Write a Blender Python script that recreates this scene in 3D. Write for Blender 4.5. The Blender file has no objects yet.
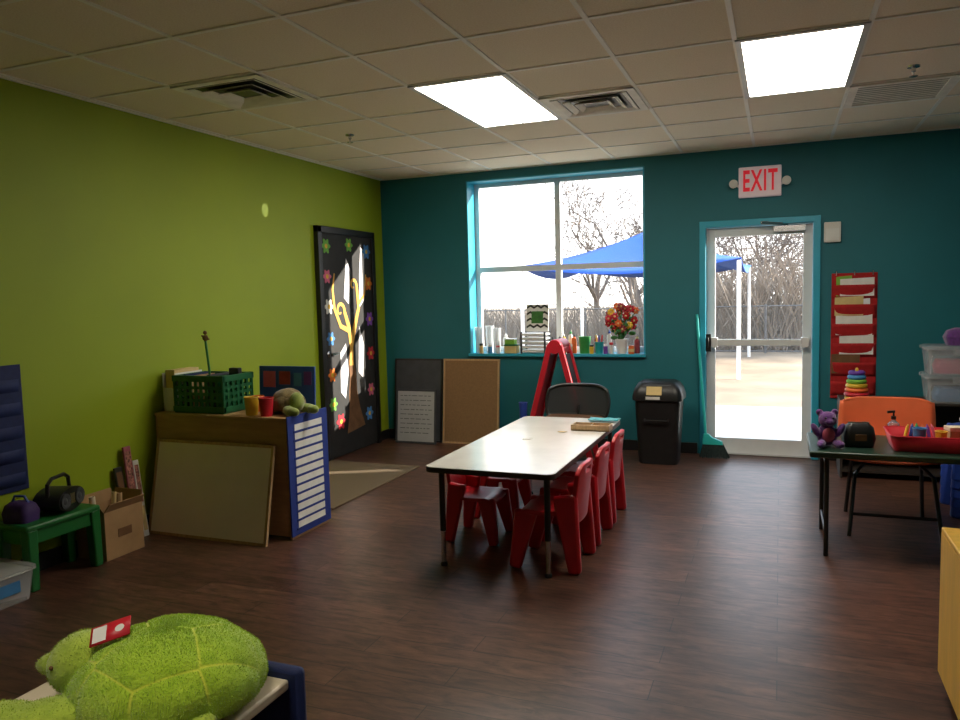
import bpy, bmesh, math, random
from mathutils import Vector, Matrix, noise
random.seed(7)
SC = bpy.context.scene
COL = SC.collection
PI = math.pi
F = 755.0
try:
    SC.view_settings.view_transform = 'Standard'
    SC.view_settings.look = 'None'
except Exception:
    pass

# ------------------------------------------------------------------ camera
Yc = Vector((300, 71, -F)).normalized()
Xc = Vector((1928, -15, F)); Xc = (Xc - Xc.dot(Yc) * Yc).normalized()
Zc = Xc.cross(Yc)
R = Matrix((Xc, Yc, Zc))
CAMP = Vector((0, 0, 1.5))
cd = bpy.data.cameras.new('camera'); cam = bpy.data.objects.new('camera', cd); COL.objects.link(cam)
cd.sensor_width = 36; cd.lens = 36 * F / 960; cd.clip_start = 0.05; cd.clip_end = 300
cam.matrix_world = Matrix.Translation(CAMP) @ R.to_4x4()
SC.camera = cam

# ------------------------------------------------------------------ mesh builder
class MB:
    def __init__(s): s.v = []; s.f = []
    def add(s, vs, fs):
        n = len(s.v); s.v += [tuple(v) for v in vs]; s.f += [tuple(i + n for i in f) for f in fs]; return s
    def box(s, x0, x1, y0, y1, z0, z1):
        v = [(x, y, z) for x in (x0, x1) for y in (y0, y1) for z in (z0, z1)]
        return s.add(v, [(0,1,3,2),(4,6,7,5),(0,4,5,1),(2,3,7,6),(0,2,6,4),(1,5,7,3)])
    def bar(s, p0, p1, w, d, w2=None, d2=None, ref=(0, 1, 0)):
        p0 = Vector(p0); p1 = Vector(p1); a = (p1 - p0).normalized(); r = Vector(ref)
        if abs(a.dot(r)) > .95: r = Vector((1, 0, 0))
        x = a.cross(r).normalized(); y = x.cross(a).normalized()
        w2 = w if w2 is None else w2; d2 = d if d2 is None else d2
        v = []
        for p, ww, dd in ((p0, w, d), (p1, w2, d2)):
            for sx, sy in ((-1,-1),(1,-1),(1,1),(-1,1)): v.append(p + x * sx * ww / 2 + y * sy * dd / 2)
        return s.add(v, [(3,2,1,0),(4,5,6,7),(0,1,5,4),(1,2,6,5),(2,3,7,6),(3,0,4,7)])
    def tube(s, pts, r, n=8, closed=False):
        pts = [Vector(p) for p in pts]; m = len(pts)
        rr = r if isinstance(r, (list, tuple)) else [r] * m
        v = []; prev = None
        for i, p in enumerate(pts):
            if closed: a = pts[(i + 1) % m] - pts[i - 1]
            else: a = pts[min(i + 1, m - 1)] - pts[max(i - 1, 0)]
            a = a.normalized() if a.length > 1e-9 else Vector((0, 0, 1))
            if prev is None:
                ref = Vector((0, 0, 1)) if abs(a.z) < .9 else Vector((1, 0, 0)); x = a.cross(ref).normalized()
            else:
                x = prev - a * prev.dot(a)
                x = x.normalized() if x.length > 1e-6 else a.orthogonal().normalized()
            prev = x; y = a.cross(x)
            for k in range(n):
                t = 2 * PI * k / n; v.append(p + (x * math.cos(t) + y * math.sin(t)) * rr[i])
        f = []
        for i in range(m if closed else m - 1):
            j = (i + 1) % m
            for k in range(n): f.append((i*n+k, i*n+(k+1)%n, j*n+(k+1)%n, j*n+k))
        if not closed: f += [tuple(range(n-1, -1, -1)), tuple((m-1)*n+k for k in range(n))]
        return s.add(v, f)
    def lathe(s, prof, c=(0, 0, 0), n=20, M=None):
        v = []; c = Vector(c)
        for r, z in prof:
            for k in range(n):
                t = 2 * PI * k / n; p = Vector((r * math.cos(t), r * math.sin(t), z))
                if M: p = M @ p
                v.append(p + c)
        f = []; m = len(prof)
        for i in range(m - 1):
            for k in range(n): f.append((i*n+k, i*n+(k+1)%n, (i+1)*n+(k+1)%n, (i+1)*n+k))
        f += [tuple(range(n-1, -1, -1)), tuple((m-1)*n+k for k in range(n))]
        return s.add(v, f)
    def ell(s, c, r, nu=18, nv=10, M=None):
        v = []; c = Vector(c)
        for j in range(1, nv):
            ph = PI * j / nv
            for k in range(nu):
                t = 2 * PI * k / nu
                p = Vector((r[0]*math.sin(ph)*math.cos(t), r[1]*math.sin(ph)*math.sin(t), -r[2]*math.cos(ph)))
                if M: p = M @ p
                v.append(p + c)
        b = Vector((0,0,-r[2])); tp = Vector((0,0,r[2]))
        if M: b = M @ b; tp = M @ tp
        ib = len(v); v.append(b + c); v.append(tp + c)
        f = []
        for j in range(nv - 2):
            for k in range(nu): f.append((j*nu+k, j*nu+(k+1)%nu, (j+1)*nu+(k+1)%nu, (j+1)*nu+k))
        for k in range(nu):
            f.append((ib, (k+1)%nu, k)); f.append((ib+1, (nv-2)*nu+k, (nv-2)*nu+(k+1)%nu))
        return s.add(v, f)
    def prism(s, poly, fn, d0, d1):
        n = len(poly); v = [fn(a, b, d0) for a, b in poly] + [fn(a, b, d1) for a, b in poly]
        f = [tuple(range(n)), tuple(range(2*n-1, n-1, -1))] + [(i, (i+1)%n, n+(i+1)%n, n+i) for i in range(n)]
        return s.add(v, f)
    def grid(s, fn, nu, nv, skip=None):
        v = [fn(i / nu, j / nv) for j in range(nv + 1) for i in range(nu + 1)]
        f = [(j*(nu+1)+i, j*(nu+1)+i+1, (j+1)*(nu+1)+i+1, (j+1)*(nu+1)+i) for j in range(nv) for i in range(nu)
             if not (skip and skip(i, j))]
        return s.add(v, f)
    def xf(s, M):
        s.v = [tuple(M @ Vector(p)) for p in s.v]; return s

def rbox(x0, x1, y0, y1, z0, z1): return MB().box(x0, x1, y0, y1, z0, z1)

def mesh_from(mb, smooth=True, ang=.7):
    me = bpy.data.meshes.new('m'); me.from_pydata(mb.v, [], mb.f)
    bm = bmesh.new(); bm.from_mesh(me); bmesh.ops.recalc_face_normals(bm, faces=bm.faces); bm.to_mesh(me); bm.free()
    if smooth:
        me.polygons.foreach_set('use_smooth', [True] * len(me.polygons))
        try: me.set_sharp_from_angle(angle=ang)
        except Exception: pass
    return me

def obj(name, mb, mat, parent=None, loc=None, rot=None, bevel=0, solid=0, sub=0, smooth=True, label=None, ang=.7):
    me = mb if isinstance(mb, bpy.types.Mesh) else mesh_from(mb, smooth, ang)
    me.name = name
    o = bpy.data.objects.new(name, me); COL.objects.link(o)
    me.materials.clear(); me.materials.append(mat)
    if parent: o.parent = parent
    if loc is not None: o.location = loc
    if rot is not None: o.rotation_euler = rot
    if solid:
        m = o.modifiers.new('solid', 'SOLIDIFY'); m.thickness = solid; m.offset = 0
    if bevel:
        m = o.modifiers.new('bevel', 'BEVEL'); m.width = bevel; m.segments = 2; m.limit_method = 'ANGLE'; m.angle_limit = .6
    if sub:
        m = o.modifiers.new('sub', 'SUBSURF'); m.levels = sub; m.render_levels = sub
    if label: o['label'] = label
    return o

def tag(o, label, cat, group=None, kind=None):
    o['label'] = label; o['category'] = cat
    if group: o['group'] = group
    if kind: o['kind'] = kind
    return o
def thing(name, label, cat, loc=(0,0,0), rotz=0, group=None, rot=None):
    o = bpy.data.objects.new(name, None); COL.objects.link(o); o.empty_display_size = .05
    o.location = loc; o.rotation_euler = rot if rot else (0, 0, rotz)
    return tag(o, label, cat, group)
def struct(name, mb, mat, parent=None, **k):
    o = obj(name, mb, mat, parent, **k); o['kind'] = 'structure'; return o
def copy_tree(o, parent=None):
    c = o.copy(); COL.objects.link(c); c.parent = parent
    for ch in list(o.children): copy_tree(ch, c)
    return c
def dup(o, label, loc, rotz=None, group=None, scale=None):
    c = copy_tree(o); c.location = loc
    if rotz is not None: c.rotation_euler = (0, 0, rotz)
    if scale: c.scale = (scale, scale, scale)
    c['label'] = label
    if group: c['group'] = group
    return c
def remesh(mb, vox, smooth_it=6):
    me = mesh_from(mb); o = bpy.data.objects.new('tmp', me); COL.objects.link(o)
    m = o.modifiers.new('r', 'REMESH'); m.mode = 'VOXEL'; m.voxel_size = vox; m.use_smooth_shade = True
    s = o.modifiers.new('s', 'SMOOTH'); s.iterations = smooth_it; s.factor = .5
    dg = bpy.context.evaluated_depsgraph_get(); dg.update()
    out = bpy.data.meshes.new_from_object(o.evaluated_get(dg))
    bpy.data.objects.remove(o)
    out.polygons.foreach_set('use_smooth', [True] * len(out.polygons))
    return out
def text_mb(s, size, depth, fn, sx=1.0):
    cu = bpy.data.curves.new('t', 'FONT'); cu.body = s; cu.size = size; cu.extrude = depth / 2; cu.align_x = 'CENTER'; cu.align_y = 'CENTER'
    cu.space_character = 1.15; cu.offset = size * .022
    o = bpy.data.objects.new('t', cu); COL.objects.link(o)
    dg = bpy.context.evaluated_depsgraph_get(); dg.update()
    me = bpy.data.meshes.new_from_object(o.evaluated_get(dg))
    mb = MB(); mb.add([fn(v.co.x * sx, v.co.y, v.co.z) for v in me.vertices], [tuple(p.vertices) for p in me.polygons])
    bpy.data.objects.remove(o); return mb

# ------------------------------------------------------------------ materials
def nodes(name):
    m = bpy.data.materials.new(name); m.use_nodes = True; nt = m.node_tree
    return m, nt, nt.nodes, nt.links, nt.nodes['Principled BSDF']
def M(name, col, rough=.5, var=.12, scale=18, bump=0.0, bscale=120, metal=0, spec=.5, sheen=0, stretch=None, emis=0):
    m, nt, N, L, P = nodes(name)
    tc = N.new('ShaderNodeTexCoord'); no = N.new('ShaderNodeTexNoise'); no.inputs['Scale'].default_value = scale
    no.inputs['Detail'].default_value = 4
    src = tc.outputs['Object']
    if stretch:
        mp = N.new('ShaderNodeMapping'); mp.inputs['Scale'].default_value = stretch; L.new(src, mp.inputs['Vector']); src = mp.outputs['Vector']
    L.new(src, no.inputs['Vector'])
    rp = N.new('ShaderNodeValToRGB'); L.new(no.outputs['Fac'], rp.inputs['Fac'])
    rp.color_ramp.elements[0].position = .3; rp.color_ramp.elements[1].position = .7
    rp.color_ramp.elements[0].color = tuple(min(1, c * (1 - var)) for c in col) + (1,)
    rp.color_ramp.elements[1].color = tuple(min(1, c * (1 + var)) for c in col) + (1,)
    L.new(rp.outputs['Color'], P.inputs['Base Color'])
    P.inputs['Roughness'].default_value = rough; P.inputs['Metallic'].default_value = metal
    P.inputs['Specular IOR Level'].default_value = spec
    if sheen: P.inputs['Sheen Weight'].default_value = sheen
    if emis:
        L.new(rp.outputs['Color'], P.inputs['Emission Color']); P.inputs['Emission Strength'].default_value = emis
    if bump:
        n2 = N.new('ShaderNodeTexNoise'); n2.inputs['Scale'].default_value = bscale; n2.inputs['Detail'].default_value = 3
        L.new(src, n2.inputs['Vector'])
        b = N.new('ShaderNodeBump'); b.inputs['Strength'].default_value = bump; b.inputs['Distance'].default_value = .01
        L.new(n2.outputs['Fac'], b.inputs['Height']); L.new(b.outputs['Normal'], P.inputs['Normal'])
    return m
def emit(name, col, s):
    m = bpy.data.materials.new(name); m.use_nodes = True; N = m.node_tree.nodes; L = m.node_tree.links
    N.remove(N['Principled BSDF']); e = N.new('ShaderNodeEmission'); e.inputs[0].default_value = col + (1,); e.inputs[1].default_value = s
    L.new(e.outputs[0], N['Material Output'].inputs[0]); return m
def clear(name, col, opac, rough=.1):
    m, nt, N, L, P = nodes(name)
    P.inputs['Base Color'].default_value = col + (1,); P.inputs['Roughness'].default_value = rough
    t = N.new('ShaderNodeBsdfTransparent'); mx = N.new('ShaderNodeMixShader'); lw = N.new('ShaderNodeLayerWeight'); lw.inputs[0].default_value = .25
    ma = N.new('ShaderNodeMath'); ma.operation = 'MULTIPLY_ADD'; ma.inputs[1].default_value = .4; ma.inputs[2].default_value = opac; ma.use_clamp = True
    L.new(lw.outputs['Fresnel'], ma.inputs[0]); L.new(ma.outputs[0], mx.inputs[0]); L.new(t.outputs[0], mx.inputs[1]); L.new(P.outputs[0], mx.inputs[2])
    L.new(mx.outputs[0], N['Material Output'].inputs[0]); return m

TEAL = M('teal_paint', (.010, .155, .195), .6, .05, 3, .05, 300)
BLUE_TRIM = M('bright_blue_paint', (.03, .38, .55), .4, .05, 5)
GREEN = M('green_paint', (.30, .40, .008), .6, .05, 2, .05, 300)
CREAM_WALL = M('cream_paint', (.40, .36, .30), .7, .05, 3)
BLACK = M('black_plastic', (.012, .012, .013), .4, .2, 20)
BLACKP = M('black_paper', (.018, .017, .017), .7, .25, 9)
DKGREY = M('dark_grey', (.05, .055, .065), .6, .15, 10)
WHITE = M('white_plastic', (.75, .75, .73), .45, .05, 10)
WHITEM = M('white_aluminium', (.72, .73, .74), .4, .04, 10)
PAPER = M('white_paper', (.78, .77, .74), .8, .08, 14)
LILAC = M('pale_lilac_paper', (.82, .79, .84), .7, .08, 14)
STEEL = M('chrome', (.62, .62, .63), .25, .05, 20, metal=1)
RED = M('red_plastic', (.55, .012, .024), .35, .10, 8)
REDF = M('red_fabric', (.42, .010, .012), .85, .12, 30, .2, 400)
REDP = M('red_paint', (.55, .014, .03), .4, .1, 9)
BLUE = M('blue_plastic', (.02, .06, .36), .4, .1, 10)
BRBLUE = M('bright_blue_board', (.025, .10, .48), .5, .08, 10)
NAVY = M('navy_fabric', (.006, .016, .09), .7, .15, 30, .15, 300)
BLUEF = M('blue_fabric', (.015, .04, .26), .7, .12, 30, .15, 300)
MAPLE = M('maple_wood', (.45, .27, .125), .5, .14, 5, .04, 60, stretch=(1, 6, 6))
YELWOOD = M('yellow_maple', (.88, .50, .055), .45, .08, 5, stretch=(6, 6, 1))
OAK = M('tan_wood', (.50, .33, .17), .5, .16, 7, stretch=(8, 2, 2))
CORK = M('cork', (.27, .155, .07), .9, .10, 60, .15, 150)
CREAMB = M('cream_board', (.93, .84, .70), .45, .03, 4)
CREAMC = M('cream_card', (.70, .60, .46), .6, .05, 4)
GREYB = M('grey_board', (.42, .43, .45), .4, .06, 6)
TOPW = M('white_laminate', (.74, .71, .67), .20, .06, 6)
DKEDGE = M('dark_edge_band', (.035, .024, .018), .5, .1, 10)
CARPET = M('tan_carpet', (.165, .115, .07), .95, .25, 160, .5, 260)
KRAFT = M('kraft_paper', (.40, .24, .115), .85, .1, 9, .08, 40)
DKGREEN = M('dark_green_plastic', (.010, .16, .055), .4, .1, 12)
STOOLG = M('bright_green_plastic', (.012, .15, .032), .4, .1, 12)
CRATEG = M('green_crate_plastic', (.012, .12, .045), .5, .12, 14)
TABLEG = M('dark_green_laminate', (.010, .035, .022), .35, .15, 12)
YELLOW = M('yellow_plastic', (.75, .46, .03), .4, .1, 10)
ORANGE = M('orange_plastic', (.78, .15, .03), .4, .08, 8)
CORAL = M('coral_plastic', (.76, .155, .055), .5, .06, 8)
PINK = M('pink_plastic', (.62, .11, .19), .5, .1, 10)
PURPLE = M('purple_plush', (.12, .03, .20), .95, .3, 60, .6, 200, sheen=.4)
PURPLEP = M('purple_plastic', (.14, .04, .34), .5, .15, 10)
TEALP = M('teal_plastic', (.01, .32, .34), .4, .08, 10)
TURQ = M('turquoise_plastic', (.03, .56, .55), .4, .06, 10)
LIME = M('lime_paper', (.20, .46, .05), .7, .1, 12)
GREENP = M('green_paint_bottle', (.03, .28, .06), .4, .1, 12)
BROWN = M('brown_paper', (.16, .075, .03), .8, .2, 14)
BROWNC = M('brown_cushion', (.13, .055, .025), .8, .15, 40, .2, 200)
GOLDP = M('pale_gold_paper', (.66, .50, .22), .7, .1, 14)
BRANCHP = M('orange_yellow_paper', (.75, .40, .07), .7, .12, 14)
SKYB = M('sky_blue', (.06, .24, .52), .5, .1, 12)
DULLRED = M('dull_red_print', (.30, .04, .05), .6, .25, 30)
DULLPINK = M('dull_pink_cover', (.38, .10, .13), .6, .2, 20)
PATTERN = M('patterned_print', (.34, .14, .11), .6, .9, 55)
LETTER = M('exit_red', (.80, .01, .03), .5, .03, 10, emis=.30)
SIGNW = M('sign_white', (.72, .58, .60), .5, .03, 10, emis=.16)
BOXW = M('box_white', (.72, .70, .66), .5, .03, 10)
MESHB = clear('chair_mesh', (.018, .018, .02), .95, .8)
LEAF = M('leaf_green', (.04, .16, .03), .7, .3, 30)
CLEARP = clear('clear_plastic', (.75, .76, .78), .20)
PINKCLEAR = clear('frosted_clear_plastic', (.74, .74, .78), .22)
CUPCLEAR = clear('clear_cup_plastic', (.85, .88, .9), .40, .15)
GLASS = clear('window_glass', (.8, .85, .9), .015, .02)
BARK = M('bark', (.155, .125, .105), .95, .25, 8)
SAIL = M('shade_sail_blue', (.010, .075, .42), .8, .06, 3)
FENCEG = M('fence_grey', (.13, .125, .12), .7, .1, 10)

def ceiling_mat():
    m, nt, N, L, P = nodes('acoustic_tile')
    tc = N.new('ShaderNodeTexCoord'); n1 = N.new('ShaderNodeTexNoise'); n1.inputs['Scale'].default_value = 120; n1.inputs['Detail'].default_value = 4
    L.new(tc.outputs['Object'], n1.inputs['Vector'])
    rp = N.new('ShaderNodeValToRGB'); rp.color_ramp.elements[0].position = .35; rp.color_ramp.elements[1].position = .6
    rp.color_ramp.elements[0].color = (.86, .74, .58, 1); rp.color_ramp.elements[1].color = (.94, .83, .67, 1)
    L.new(n1.outputs['Fac'], rp.inputs['Fac']); L.new(rp.outputs['Color'], P.inputs['Base Color'])
    P.inputs['Roughness'].default_value = .95
    b = N.new('ShaderNodeBump'); b.inputs['Strength'].default_value = .15; b.inputs['Distance'].default_value = .003
    L.new(n1.outputs['Fac'], b.inputs['Height']); L.new(b.outputs['Normal'], P.inputs['Normal']); return m
def floor_mat():
    m, nt, N, L, P = nodes('vinyl_plank')
    tc = N.new('ShaderNodeTexCoord')
    br = N.new('ShaderNodeTexBrick'); br.offset = .37; br.inputs['Scale'].default_value = 1
    br.inputs['Brick Width'].default_value = 1.2; br.inputs['Row Height'].default_value = .15; br.inputs['Mortar Size'].default_value = .0022
    br.inputs['Color1'].default_value = (.076, .035, .024, 1); br.inputs['Color2'].default_value = (.126, .061, .042, 1); br.inputs['Mortar'].default_value = (.02, .01, .008, 1)
    L.new(tc.outputs['Object'], br.inputs['Vector'])
    mp = N.new('ShaderNodeMapping'); mp.inputs['Scale'].default_value = (2.2, 10, 1); L.new(tc.outputs['Object'], mp.inputs['Vector'])
    no = N.new('ShaderNodeTexNoise'); no.inputs['Scale'].default_value = 2.6; no.inputs['Detail'].default_value = 9; no.inputs['Roughness'].default_value = .72
    no.inputs['Distortion'].default_value = .6
    L.new(mp.outputs[0], no.inputs['Vector'])
    rp = N.new('ShaderNodeValToRGB'); rp.color_ramp.elements[0].position = .38; rp.color_ramp.elements[1].position = .64
    rp.color_ramp.elements[0].color = (.42, .39, .38, 1); rp.color_ramp.elements[1].color = (1.48, 1.38, 1.3, 1)
    L.new(no.outputs['Fac'], rp.inputs['Fac'])
    mx = N.new('ShaderNodeMix'); mx.data_type = 'RGBA'; mx.blend_type = 'MULTIPLY'; mx.inputs[0].default_value = 1
    L.new(br.outputs['Color'], mx.inputs[6]); L.new(rp.outputs['Color'], mx.inputs[7]); L.new(mx.outputs[2], P.inputs['Base Color'])
    mr = N.new('ShaderNodeMapRange'); mr.inputs[3].default_value = .42; mr.inputs[4].default_value = .32; L.new(no.outputs['Fac'], mr.inputs[0]); L.new(mr.outputs[0], P.inputs['Roughness'])
    P.inputs['Specular IOR Level'].default_value = .6
    b = N.new('ShaderNodeBump'); b.inputs['Strength'].default_value = .14; b.inputs['Distance'].default_value = .003
    L.new(no.outputs['Fac'], b.inputs['Height']); L.new(b.outputs['Normal'], P.inputs['Normal']); return m
def fence_mat():
    m, nt, N, L, P = nodes('chain_link')
    P.inputs['Base Color'].default_value = (.13, .125, .12, 1)
    tc = N.new('ShaderNodeTexCoord'); outs = []
    for a in (PI/4, -PI/4):
        mp = N.new('ShaderNodeMapping'); mp.inputs['Rotation'].default_value = (0, a, 0); L.new(tc.outputs['Object'], mp.inputs['Vector'])
        w = N.new('ShaderNodeTexWave'); w.bands_direction = 'X'; w.inputs['Scale'].default_value = 4.5; L.new(mp.outputs[0], w.inputs['Vector']); outs.append(w)
    mx = N.new('ShaderNodeMath'); mx.operation = 'MAXIMUM'; L.new(outs[0].outputs['Fac'], mx.inputs[0]); L.new(outs[1].outputs['Fac'], mx.inputs[1])
    gt = N.new('ShaderNodeMath'); gt.operation = 'GREATER_THAN'; gt.inputs[1].default_value = .98; L.new(mx.outputs[0], gt.inputs[0])
    t = N.new('ShaderNodeBsdfTransparent'); ms = N.new('ShaderNodeMixShader')
    L.new(gt.outputs[0], ms.inputs[0]); L.new(t.outputs[0], ms.inputs[1]); L.new(P.outputs[0], ms.inputs[2]); L.new(ms.outputs[0], N['Material Output'].inputs[0]); return m
def shell_mat(c1, c2, seam):
    m, nt, N, L, P = nodes('plush_shell')
    at = N.new('ShaderNodeAttribute'); at.attribute_name = 'seam'
    tc = N.new('ShaderNodeTexCoord'); no = N.new('ShaderNodeTexNoise'); no.inputs['Scale'].default_value = 34; no.inputs['Detail'].default_value = 4
    L.new(tc.outputs['Object'], no.inputs['Vector'])
    rp = N.new('ShaderNodeValToRGB'); rp.color_ramp.elements[0].position = .33; rp.color_ramp.elements[1].position = .68
    rp.color_ramp.elements[0].color = c1 + (1,); rp.color_ramp.elements[1].color = c2 + (1,); L.new(no.outputs['Fac'], rp.inputs['Fac'])
    mx = N.new('ShaderNodeMix'); mx.data_type = 'RGBA'; L.new(at.outputs['Fac'], mx.inputs[0]); L.new(rp.outputs[0], mx.inputs[6]); mx.inputs[7].default_value = seam + (1,)
    L.new(mx.outputs[2], P.inputs['Base Color']); P.inputs['Roughness'].default_value = .95; P.inputs['Sheen Weight'].default_value = .5
    n2 = N.new('ShaderNodeTexNoise'); n2.inputs['Scale'].default_value = 150; n2.inputs['Detail'].default_value = 3; L.new(tc.outputs['Object'], n2.inputs['Vector'])
    b = N.new('ShaderNodeBump'); b.inputs['Strength'].default_value = .4; b.inputs['Distance'].default_value = .005
    L.new(n2.outputs['Fac'], b.inputs['Height']); L.new(b.outputs['Normal'], P.inputs['Normal']); return m

# ------------------------------------------------------------------ room shell
XL, XR, YB, YN, ZC = -3.93, 2.3, 7.15, -1.9, 2.75
WX0, WX1, WZ0, WZ1 = -2.95, -1.17, .92, 2.66
DX0, DX1, DZ1 = -.68, .32, 2.12
struct('floor', rbox(XL-.1, XR+.1, YN-.1, YB+.25, -.1, 0), floor_mat())
ce = struct('ceiling', rbox(XL-.1, XR+.1, YN-.1, YB+.25, ZC, ZC+.1), ceiling_mat())
g = MB()
x = -.22 - .61 * 7
while x < XR:
    if x > XL: g.box(x-.012, x+.012, YN, YB, ZC-.006, ZC)
    x += .61
y = 7.15 - .61
while y > YN:
    g.box(XL, XR, y-.012, y+.012, ZC-.0065, ZC); y -= .61
g.box(XL, XL+.02, YN, YB, ZC-.008, ZC); g.box(XL, XR, YB-.02, YB, ZC-.008, ZC)
obj('ceiling_grid', g, M('grid_white', (.95, .91, .84), .5, .02, 5), ce, smooth=False)
struct('wall_left', rbox(XL-.1, XL, YN, YB+.25, 0, ZC), GREEN)
struct('wall_right', rbox(XR, XR+.1, YN, YB+.25, 0, ZC), TEAL)
struct('wall_front', rbox(XL, XR, YN-.1, YN, 0, ZC), CREAM_WALL)
b = MB(); T = YB + .25
b.box(XL, WX0, YB, T, 0, ZC); b.box(WX0, WX1, YB, T, 0, WZ0); b.box(WX0, WX1, YB, T, WZ1, ZC)
b.box(WX1, DX0, YB, T, 0, ZC); b.box(DX0, DX1, YB, T, DZ1, ZC); b.box(DX1, XR, YB, T, 0, ZC)
struct('wall_back', b, TEAL, smooth=False)
bb = MB(); bb.box(XL, DX0-.02, YB-.012, YB, 0, .1); bb.box(DX1+.02, XR, YB-.012, YB, 0, .1)
struct('baseboard_back', bb, BLACK)
bb = MB(); bb.box(XL, XL+.012, YN, 5.85, 0, .1); bb.box(XL, XL+.012, 6.92, YB-.012, 0, .1)
struct('baseboard_left', bb, BLACK)

# window
w = bpy.data.objects.new('window_1', None); COL.objects.link(w); w['kind'] = 'structure'; w.location = (-2.06, 7.36, WZ0)
def rel(o, mb): return mb.xf(Matrix.Translation(-Vector(o.location)))
f = MB(); fy0, fy1 = 7.335, 7.385
for x0, x1 in ((WX0, WX0+.06), (-2.085, -2.03), (WX1-.05, WX1)): f.box(x0, x1, fy0, fy1, WZ0, WZ1)
for z0, z1 in ((WZ0, WZ0+.055), (1.745, 1.80), (WZ1-.05, WZ1)): f.box(WX0, WX1, fy0+.002, fy1-.002, z0, z1)
obj('window_frame', rel(w, f), WHITEM, w, smooth=False)
obj('window_pane', rel(w, rbox(WX0+.02, WX1-.02, 7.358, 7.362, WZ0+.02, WZ1-.02)), GLASS, w, smooth=False)
s = MB(); s.box(WX0-.005, WX1+.005, 7.105, 7.335, WZ0-.025, WZ0+.004)
obj('window_sill', rel(w, s), BLUE_TRIM, w, bevel=.004)
s = MB(); s.box(WX0, WX0+.012, 7.14, 7.335, WZ0, WZ1); s.box(WX1-.012, WX1, 7.14, 7.335, WZ0, WZ1); s.box(WX0, WX1, 7.14, 7.335, WZ1-.012, WZ1)
obj('window_reveal', rel(w, s), BLUE_TRIM, w, smooth=False)

# glass exit door
d = bpy.data.objects.new('door_1', None); COL.objects.link(d); d['kind'] = 'structure'; d.location = (-.18, 7.2, 0)
f = MB(); f.box(DX0, DX0+.055, 7.125, 7.30, 0, DZ1); f.box(DX1-.055, DX1, 7.125, 7.30, 0, DZ1); f.box(DX0, DX1, 7.126, 7.299, DZ1-.055, DZ1)
obj('door_frame', rel(d, f), BLUE_TRIM, d, bevel=.004)
f = MB(); a0, a1 = DX0+.058, DX1-.058
f.box(a0, a0+.075, 7.2, 7.245, .01, 2.06); f.box(a1-.075, a1, 7.2, 7.245, .01, 2.06); f.box(a0, a1, 7.201, 7.244, .01, .15); f.box(a0, a1, 7.201, 7.244, 1.98, 2.06)
obj('door_leaf', rel(d, f), WHITEM, d, bevel=.003)
obj('door_pane', rel(d, rbox(a0+.06, a1-.06, 7.22, 7.225, .13, 2.0)), GLASS, d, smooth=False)
pb = MB(); pb.box(a0+.03, a1-.03, 7.13, 7.17, 1.0, 1.06); pb.box(a0+.02, a0+.1, 7.125, 7.2, .985, 1.075); pb.box(a1-.09, a1-.02, 7.125, 7.2, .985, 1.075)
obj('push_bar', rel(d, pb), WHITEM, d, bevel=.006)
obj('door_handle', rel(d, MB().box(a0+.0, a0+.045, 7.11, 7.125, .95, 1.11).tube([(a0+.02, 7.12, .99), (a0+.02, 7.08, 1.0), (a0+.02, 7.08, 1.07), (a0+.02, 7.12, 1.08)], .009)), BLACK, d, bevel=.002)
cl = MB(); cl.box(a1-.32, a1-.06, 7.14, 7.2, 2.0, 2.05); cl.bar((a1-.2, 7.15, 2.06), (a1-.42, 7.06, 2.075), .025, .012); cl.bar((a1-.42, 7.06, 2.075), (a1-.36, 7.13, 2.085), .025, .012)
obj('door_closer', rel(d, cl), STEEL, d, bevel=.003)
obj('threshold', rel(d, rbox(DX0+.02, DX1-.02, 7.14, 7.39, 0, .012)), STEEL, d)

# black decorated door on the green wall
d2 = bpy.data.objects.new('door_2', None); COL.objects.link(d2); d2['kind'] = 'structure'; d2.location = (XL, 6.385, 0)
D0, D1, DH = 5.87, 6.9, 2.18
f = MB(); f.box(XL, XL+.05, D0, D0+.06, 0, DH); f.box(XL, XL+.05, D1-.06, D1, 0, DH); f.box(XL, XL+.05, D0, D1, DH-.06, DH)
obj('door_frame', rel(d2, f), BLACK, d2, bevel=.003)
obj('door_leaf', rel(d2, rbox(XL, XL+.028, D0+.06, D1-.06, .01, DH-.06)), BLACKP, d2)
h = MB().lathe([(.028, 0), (.028, .01), (.012, .012), (.012, .05)], (XL+.028, D0+.12, 1.0), 14, Matrix.Rotation(PI/2, 3, 'Y')); h.bar((XL+.07, D0+.12, 1.0), (XL+.07, D0+.24, 1.0), .02, .014)
obj('door_handle', rel(d2, h), STEEL, d2)

XF = XL + .0285
def ribbon(mb, pts, ws, x0=XF, th=.002):
    n = len(pts); P = [Vector((p[0], p[1])) for p in pts]; L_ = []; R_ = []
    for i, p in enumerate(P):
        t = (P[min(i+1, n-1)] - P[max(i-1, 0)]).normalized(); nn = Vector((-t.y, t.x)) * ws[i] / 2
        L_.append(p + nn); R_.append(p - nn)
    v = [(x0, q.x, q.y) for q in L_ + R_] + [(x0+th, q.x, q.y) for q in L_ + R_]
    f = []
    for i in range(n-1):
        f += [(i, i+1, n+i+1, n+i), (2*n+i, 3*n+i, 3*n+i+1, 2*n+i+1), (i, 2*n+i, 2*n+i+1, i+1), (n+i, n+i+1, 3*n+i+1, 3*n+i)]
    f += [(0, n, 3*n, 2*n), (n-1, 3*n-1, 4*n-1, 2*n-1)]
    mb.add(v, f)
def spiral(c, r0, r1, a0, a1, n=16):
    return [(c[0] + (r0+(r1-r0)*i/n)*math.cos(a0+(a1-a0)*i/n), c[1] + (r0+(r1-r0)*i/n)*math.sin(a0+(a1-a0)*i/n)) for i in range(n+1)]
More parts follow.
